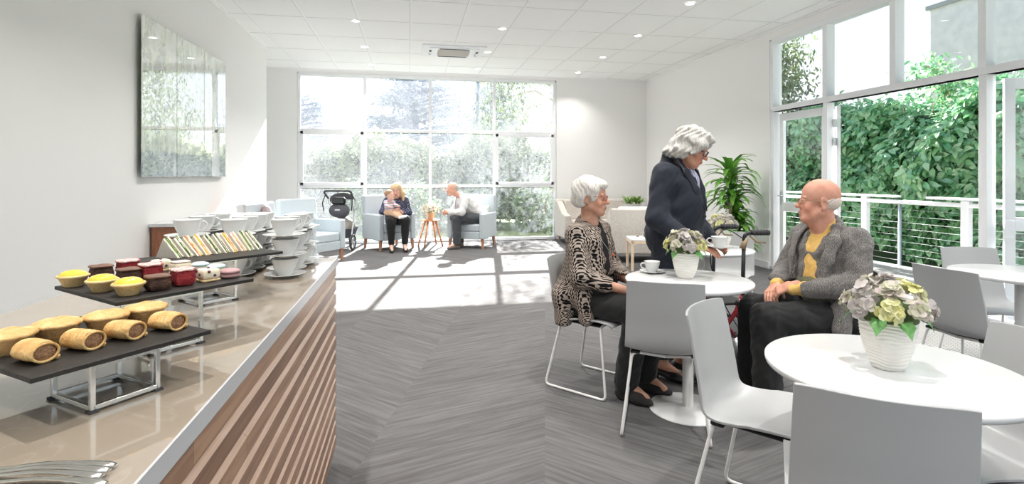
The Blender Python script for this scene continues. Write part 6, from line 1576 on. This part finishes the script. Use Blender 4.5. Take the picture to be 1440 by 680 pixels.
for a,b_,c in zip(hips,knees,anks): S.path([a,b_,(c[0],c[1],.15)],[.103,.086,.052],.03)
S.box((0,0,.08),(.5,.9,.05),None,.004,'sub',rad=.002); S.disp(fabric_noise(.003,50,.001,90)); S.build('trousers',M['blackcl'],t)
for a in anks: shoe(t,(a[0],a[1],.09),(a[0]*1.05,a[1]+.18,0),M['shoe_l'],heel=.02,low=True)
# ======================= 5. baby on her lap
tb_=thing('baby','baby in a striped red, white and blue top held on the blonde woman\'s lap','baby',(-.255,9.93,0.0),head(.12,-1))
t=tb_
Hd=(.135,.285,.985); RH=RM(yaw=1.15,pitch=-.12,roll=-.05); BS=(.82,.52,.42)
sh=[(.085,.225,.865),(.205,.285,.865)]; hp=[(.095,.215,.685),(.185,.275,.685)]
S=SDF((-.20,.0,.55),(.36,.60,1.12),.0052)
P=do_head(S,Hd,RH,.70,'f',0,skin=BS,baby=True,lip=(.65,.28,.27)); S.ell(P(0,-.01,.04),(.066,.078,.066),RH,.02)
S.cone((.14,.25,.86),Hd,.034,.034,.02); S.ell((.14,.25,.77),(.075,.065,.105),None,.03); S.cone(sh[0],sh[1],.030,.030,.02)
S.path([sh[0],(.035,.30,.81),(-.01,.36,.80)],[.027,.023,.017],.015); S.path([sh[1],(.20,.345,.80),(.15,.41,.79)],[.027,.023,.017],.015)
for q in((-.02,.372,.798),(.138,.425,.788)): S.ell(q,(.020,.018,.014),None,.006); [S.cone(np.array(q)+(-.008,.008,0),np.array(q)+(-.020+dx,.020+dy,-.004),.0062,.005,.002) for dx,dy in((0,0),(.010,.005),(.018,.010))]
for i,(kn,an) in enumerate((((.0,.36,.655),(-.06,.42,.615)),((.07,.42,.66),(-.01,.49,.615)))): S.path([hp[i],kn,an],[.045,.038,.026],.02); S.cone(an,np.array(an)+(-.05,.02,.0),.022,.018,.01)
S.build('body',skinmat('skin_baby',(1.,.98,.97),(.93,.86,.83)),t,BS)
S=SDF(np.array(Hd)-.13,np.array(Hd)+.13,.0045); S.ell(P(0,-.022,.050),(.071,.082,.068),RH,.02); S.ell(P(0,.085,-.022),(.070,.062,.070),RH,.01,'sub'); S.cone(P(0,.0,-.10),P(0,0,-.05),.07,.06,.01,'sub'); S.build('hair',M['hair_br'],t)
S=SDF((-.06,.1,.6),(.32,.48,.94),.005); S.ell((.14,.25,.77),(.086,.078,.110),None,.03); S.cone(sh[0],sh[1],.037,.037,.02)
S.path([sh[0],(.035,.30,.81),(.01,.335,.805)],[.035,.030,.026],.015); S.path([sh[1],(.20,.345,.80),(.165,.392,.793)],[.035,.030,.026],.015); S.build('striped_top',M['babytop'],t)
S=SDF((-.10,.12,.56),(.30,.56,.78),.005); S.ell((.14,.25,.69),(.088,.080,.055),None,.03)
for i,(kn,an) in enumerate((((.0,.36,.655),(-.05,.41,.622)),((.07,.42,.66),(.0,.48,.622)))): S.path([hp[i],kn,an],[.052,.044,.034],.02)
S.build('tan_trousers',mat('tan_cotton',(.62,.40,.27),.8),t)
for an in((-.065,.425,.612),(-.015,.495,.612)):
    S=SDF(np.array(an)-.1,np.array(an)+.1,.005); S.cone(an,np.array(an)+(-.055,.025,.004),.030,.024,.01); S.build('sock',M['sock'],t)
# ======================= 6. man in white shirt leaning forward
t=thing('person','balding man in a white shirt and grey tie leaning forward in a blue armchair','person',(1.28,9.93,0),head(-.95,-.25))
Hd=(0,.545,1.085); RH=RM(yaw=.20,pitch=-.0)
hips=[(-.09,.0,.55),(.09,.0,.55)]; knees=[(-.115,.50,.555),(.115,.46,.56)]; anks=[(-.10,.49,.10),(.09,.37,.10)]
sh=[(-.18,.34,.90),(.18,.34,.90)]; el=[(-.215,.44,.675),(.215,.44,.675)]; wr=[(-.055,.635,.665),(.055,.635,.665)]
S=SDF((-.36,-.25,.0),(.36,.80,1.26),.0068)
P=do_head(S,Hd,RH,1.,'m',0,skin=(.78,.45,.34),lip=(.6,.28,.24))
S.cone((0,.36,.94),P(0,-.015,-.05),.055,.056,.03); S.ell((0,.02,.58),(.16,.14,.12),None,.05); S.cone((0,.05,.62),(0,.30,.86),.13,.12,.05); S.cone(sh[0],sh[1],.052,.052,.04)
for i in(0,1):
    S.path([sh[i],el[i],wr[i]],[.050,.040,.028],.03); sx=(-1,1)[i]; do_hand(S,wr[i],(-sx*.45,.9,-.1),(-sx*.9,-.3,0),(0,.1,1),1.,.5)
legs_sitting(S,hips,knees,anks)
for i in(0,1): S.cone(anks[i],(anks[i][0],anks[i][1]+.14,.04),.04,.03,.02)
S.build('body',skinmat('skin_pink',(1.,.97,.95),(.9,.80,.76)),t,(.78,.45,.34))
S=SDF(np.array(Hd)-.17,np.array(Hd)+.17,.0055); S.ell(P(0,-.030,.020),(.083,.103,.080),RH,.01); S.ell(P(0,.070,.05),(.12,.105,.12),RH,.008,'sub'); S.ell(P(0,.03,.125),(.055,.13,.060),RH,.01,'sub'); S.box(P(0,0,-.12),(.15,.15,.065),RH,.004,'sub')
for s_ in(-1,1): S.ell(P(s_*.085,-.006,-.018),(.024,.022,.034),RH,.006,'sub')
S.build('hair',M['hair_s'],t)
S=SDF((-.38,-.24,.46),(.38,.66,1.06),.0065); S.ell((0,.01,.62),(.175,.155,.13),None,.05); S.cone((0,.04,.66),(0,.30,.86),.150,.138,.05); S.cone((-.15,.34,.905),(.15,.34,.905),.062,.062,.04); S.cone((0,.35,.93),(0,.40,.99),.075,.062,.02)
for i in(0,1): S.path([sh[i],el[i],tuple(np.array(el[i])*.12+np.array(wr[i])*.88)],[.072,.062,.045],.03)
S.cone((0,.42,1.04),P(0,.0,-.10),.058,.058,.006,'sub'); S.disp(fabric_noise(.006,42,.002,80)); S.build('white_shirt',M['whshirt'],t)
s=MB(); s.grid(lambda u,v:V((u-.5)*(.030+.030*v),.455+.03*math.sin(3*v)+.008-abs(u-.5)*.01,.955-.34*v),5,12); s.ell((0,.462,.958),(.020,.014,.020),10,8); o=s.build('tie',M['tie'],t)
o.modifiers.new('s','SOLIDIFY').thickness=.006
S=SDF((-.3,-.25,.02),(.3,.65,.76),.0065); S.ell((0,.0,.57),(.18,.16,.12),None,.05)
for a,b_,c in zip(hips,knees,anks): S.path([a,b_,(c[0],c[1],.11)],[.108,.086,.074],.03)
S.box((0,0,.04),(.5,.9,.045),None,.004,'sub',rad=.002); S.disp(fabric_noise(.004,45,.002,90)); S.build('trousers',M['grtrou'],t)
for a in anks: shoe(t,(a[0],a[1],.09),(a[0]*1.05,a[1]+.19,0),M['shoe_g'])
# ---------------------------------------------------------------- light, sky, camera
w=bpy.data.worlds.new('sky'); SC.world=w; w.use_nodes=True; nt=w.node_tree; N=nt.nodes; L=nt.links
bg=N['Background']; tc=N.new('ShaderNodeTexCoord'); sp=N.new('ShaderNodeSeparateXYZ'); L.new(tc.outputs['Generated'],sp.inputs[0])
L.new(ramp(nt,sp.outputs[2],[(0.,(1.0,1.0,1.0)),(.12,(.93,.97,1.0)),(.5,(.62,.80,1.0))]),bg.inputs['Color']); bg.inputs['Strength'].default_value=1.1
sun=bpy.data.lights.new('sun','SUN'); sun.energy=28; sun.angle=.009; sun.color=(1,.97,.92)
so=link(bpy.data.objects.new('sun',sun)); d=V(-.145,-1,-.592).normalized(); so.rotation_euler=d.to_track_quat('-Z','Y').to_euler(); so.location=(4,20,12)
cam=bpy.data.cameras.new('camera'); co=link(bpy.data.objects.new('camera',cam)); SC.camera=co
cam.sensor_width=36; cam.lens=36*750/1440; th=math.atan(143/750)
co.location=(0,0,1.33); co.rotation_euler=(PI/2,0,-th); cam.shift_y=-(340-247)/1440; cam.clip_start=.02; cam.clip_end=300
SC.view_settings.view_transform='Standard'; SC.view_settings.look='None'; SC.view_settings.gamma=1; SC.view_settings.exposure=EXPO
SC.view_settings.use_curve_mapping=False
SC.cycles.max_bounces=10; SC.cycles.diffuse_bounces=6; SC.cycles.transparent_max_bounces=16; SC.cycles.sample_clamp_indirect=6
SC.cycles.use_denoising=True; SC.cycles.caustics_reflective=False; SC.cycles.caustics_refractive=False
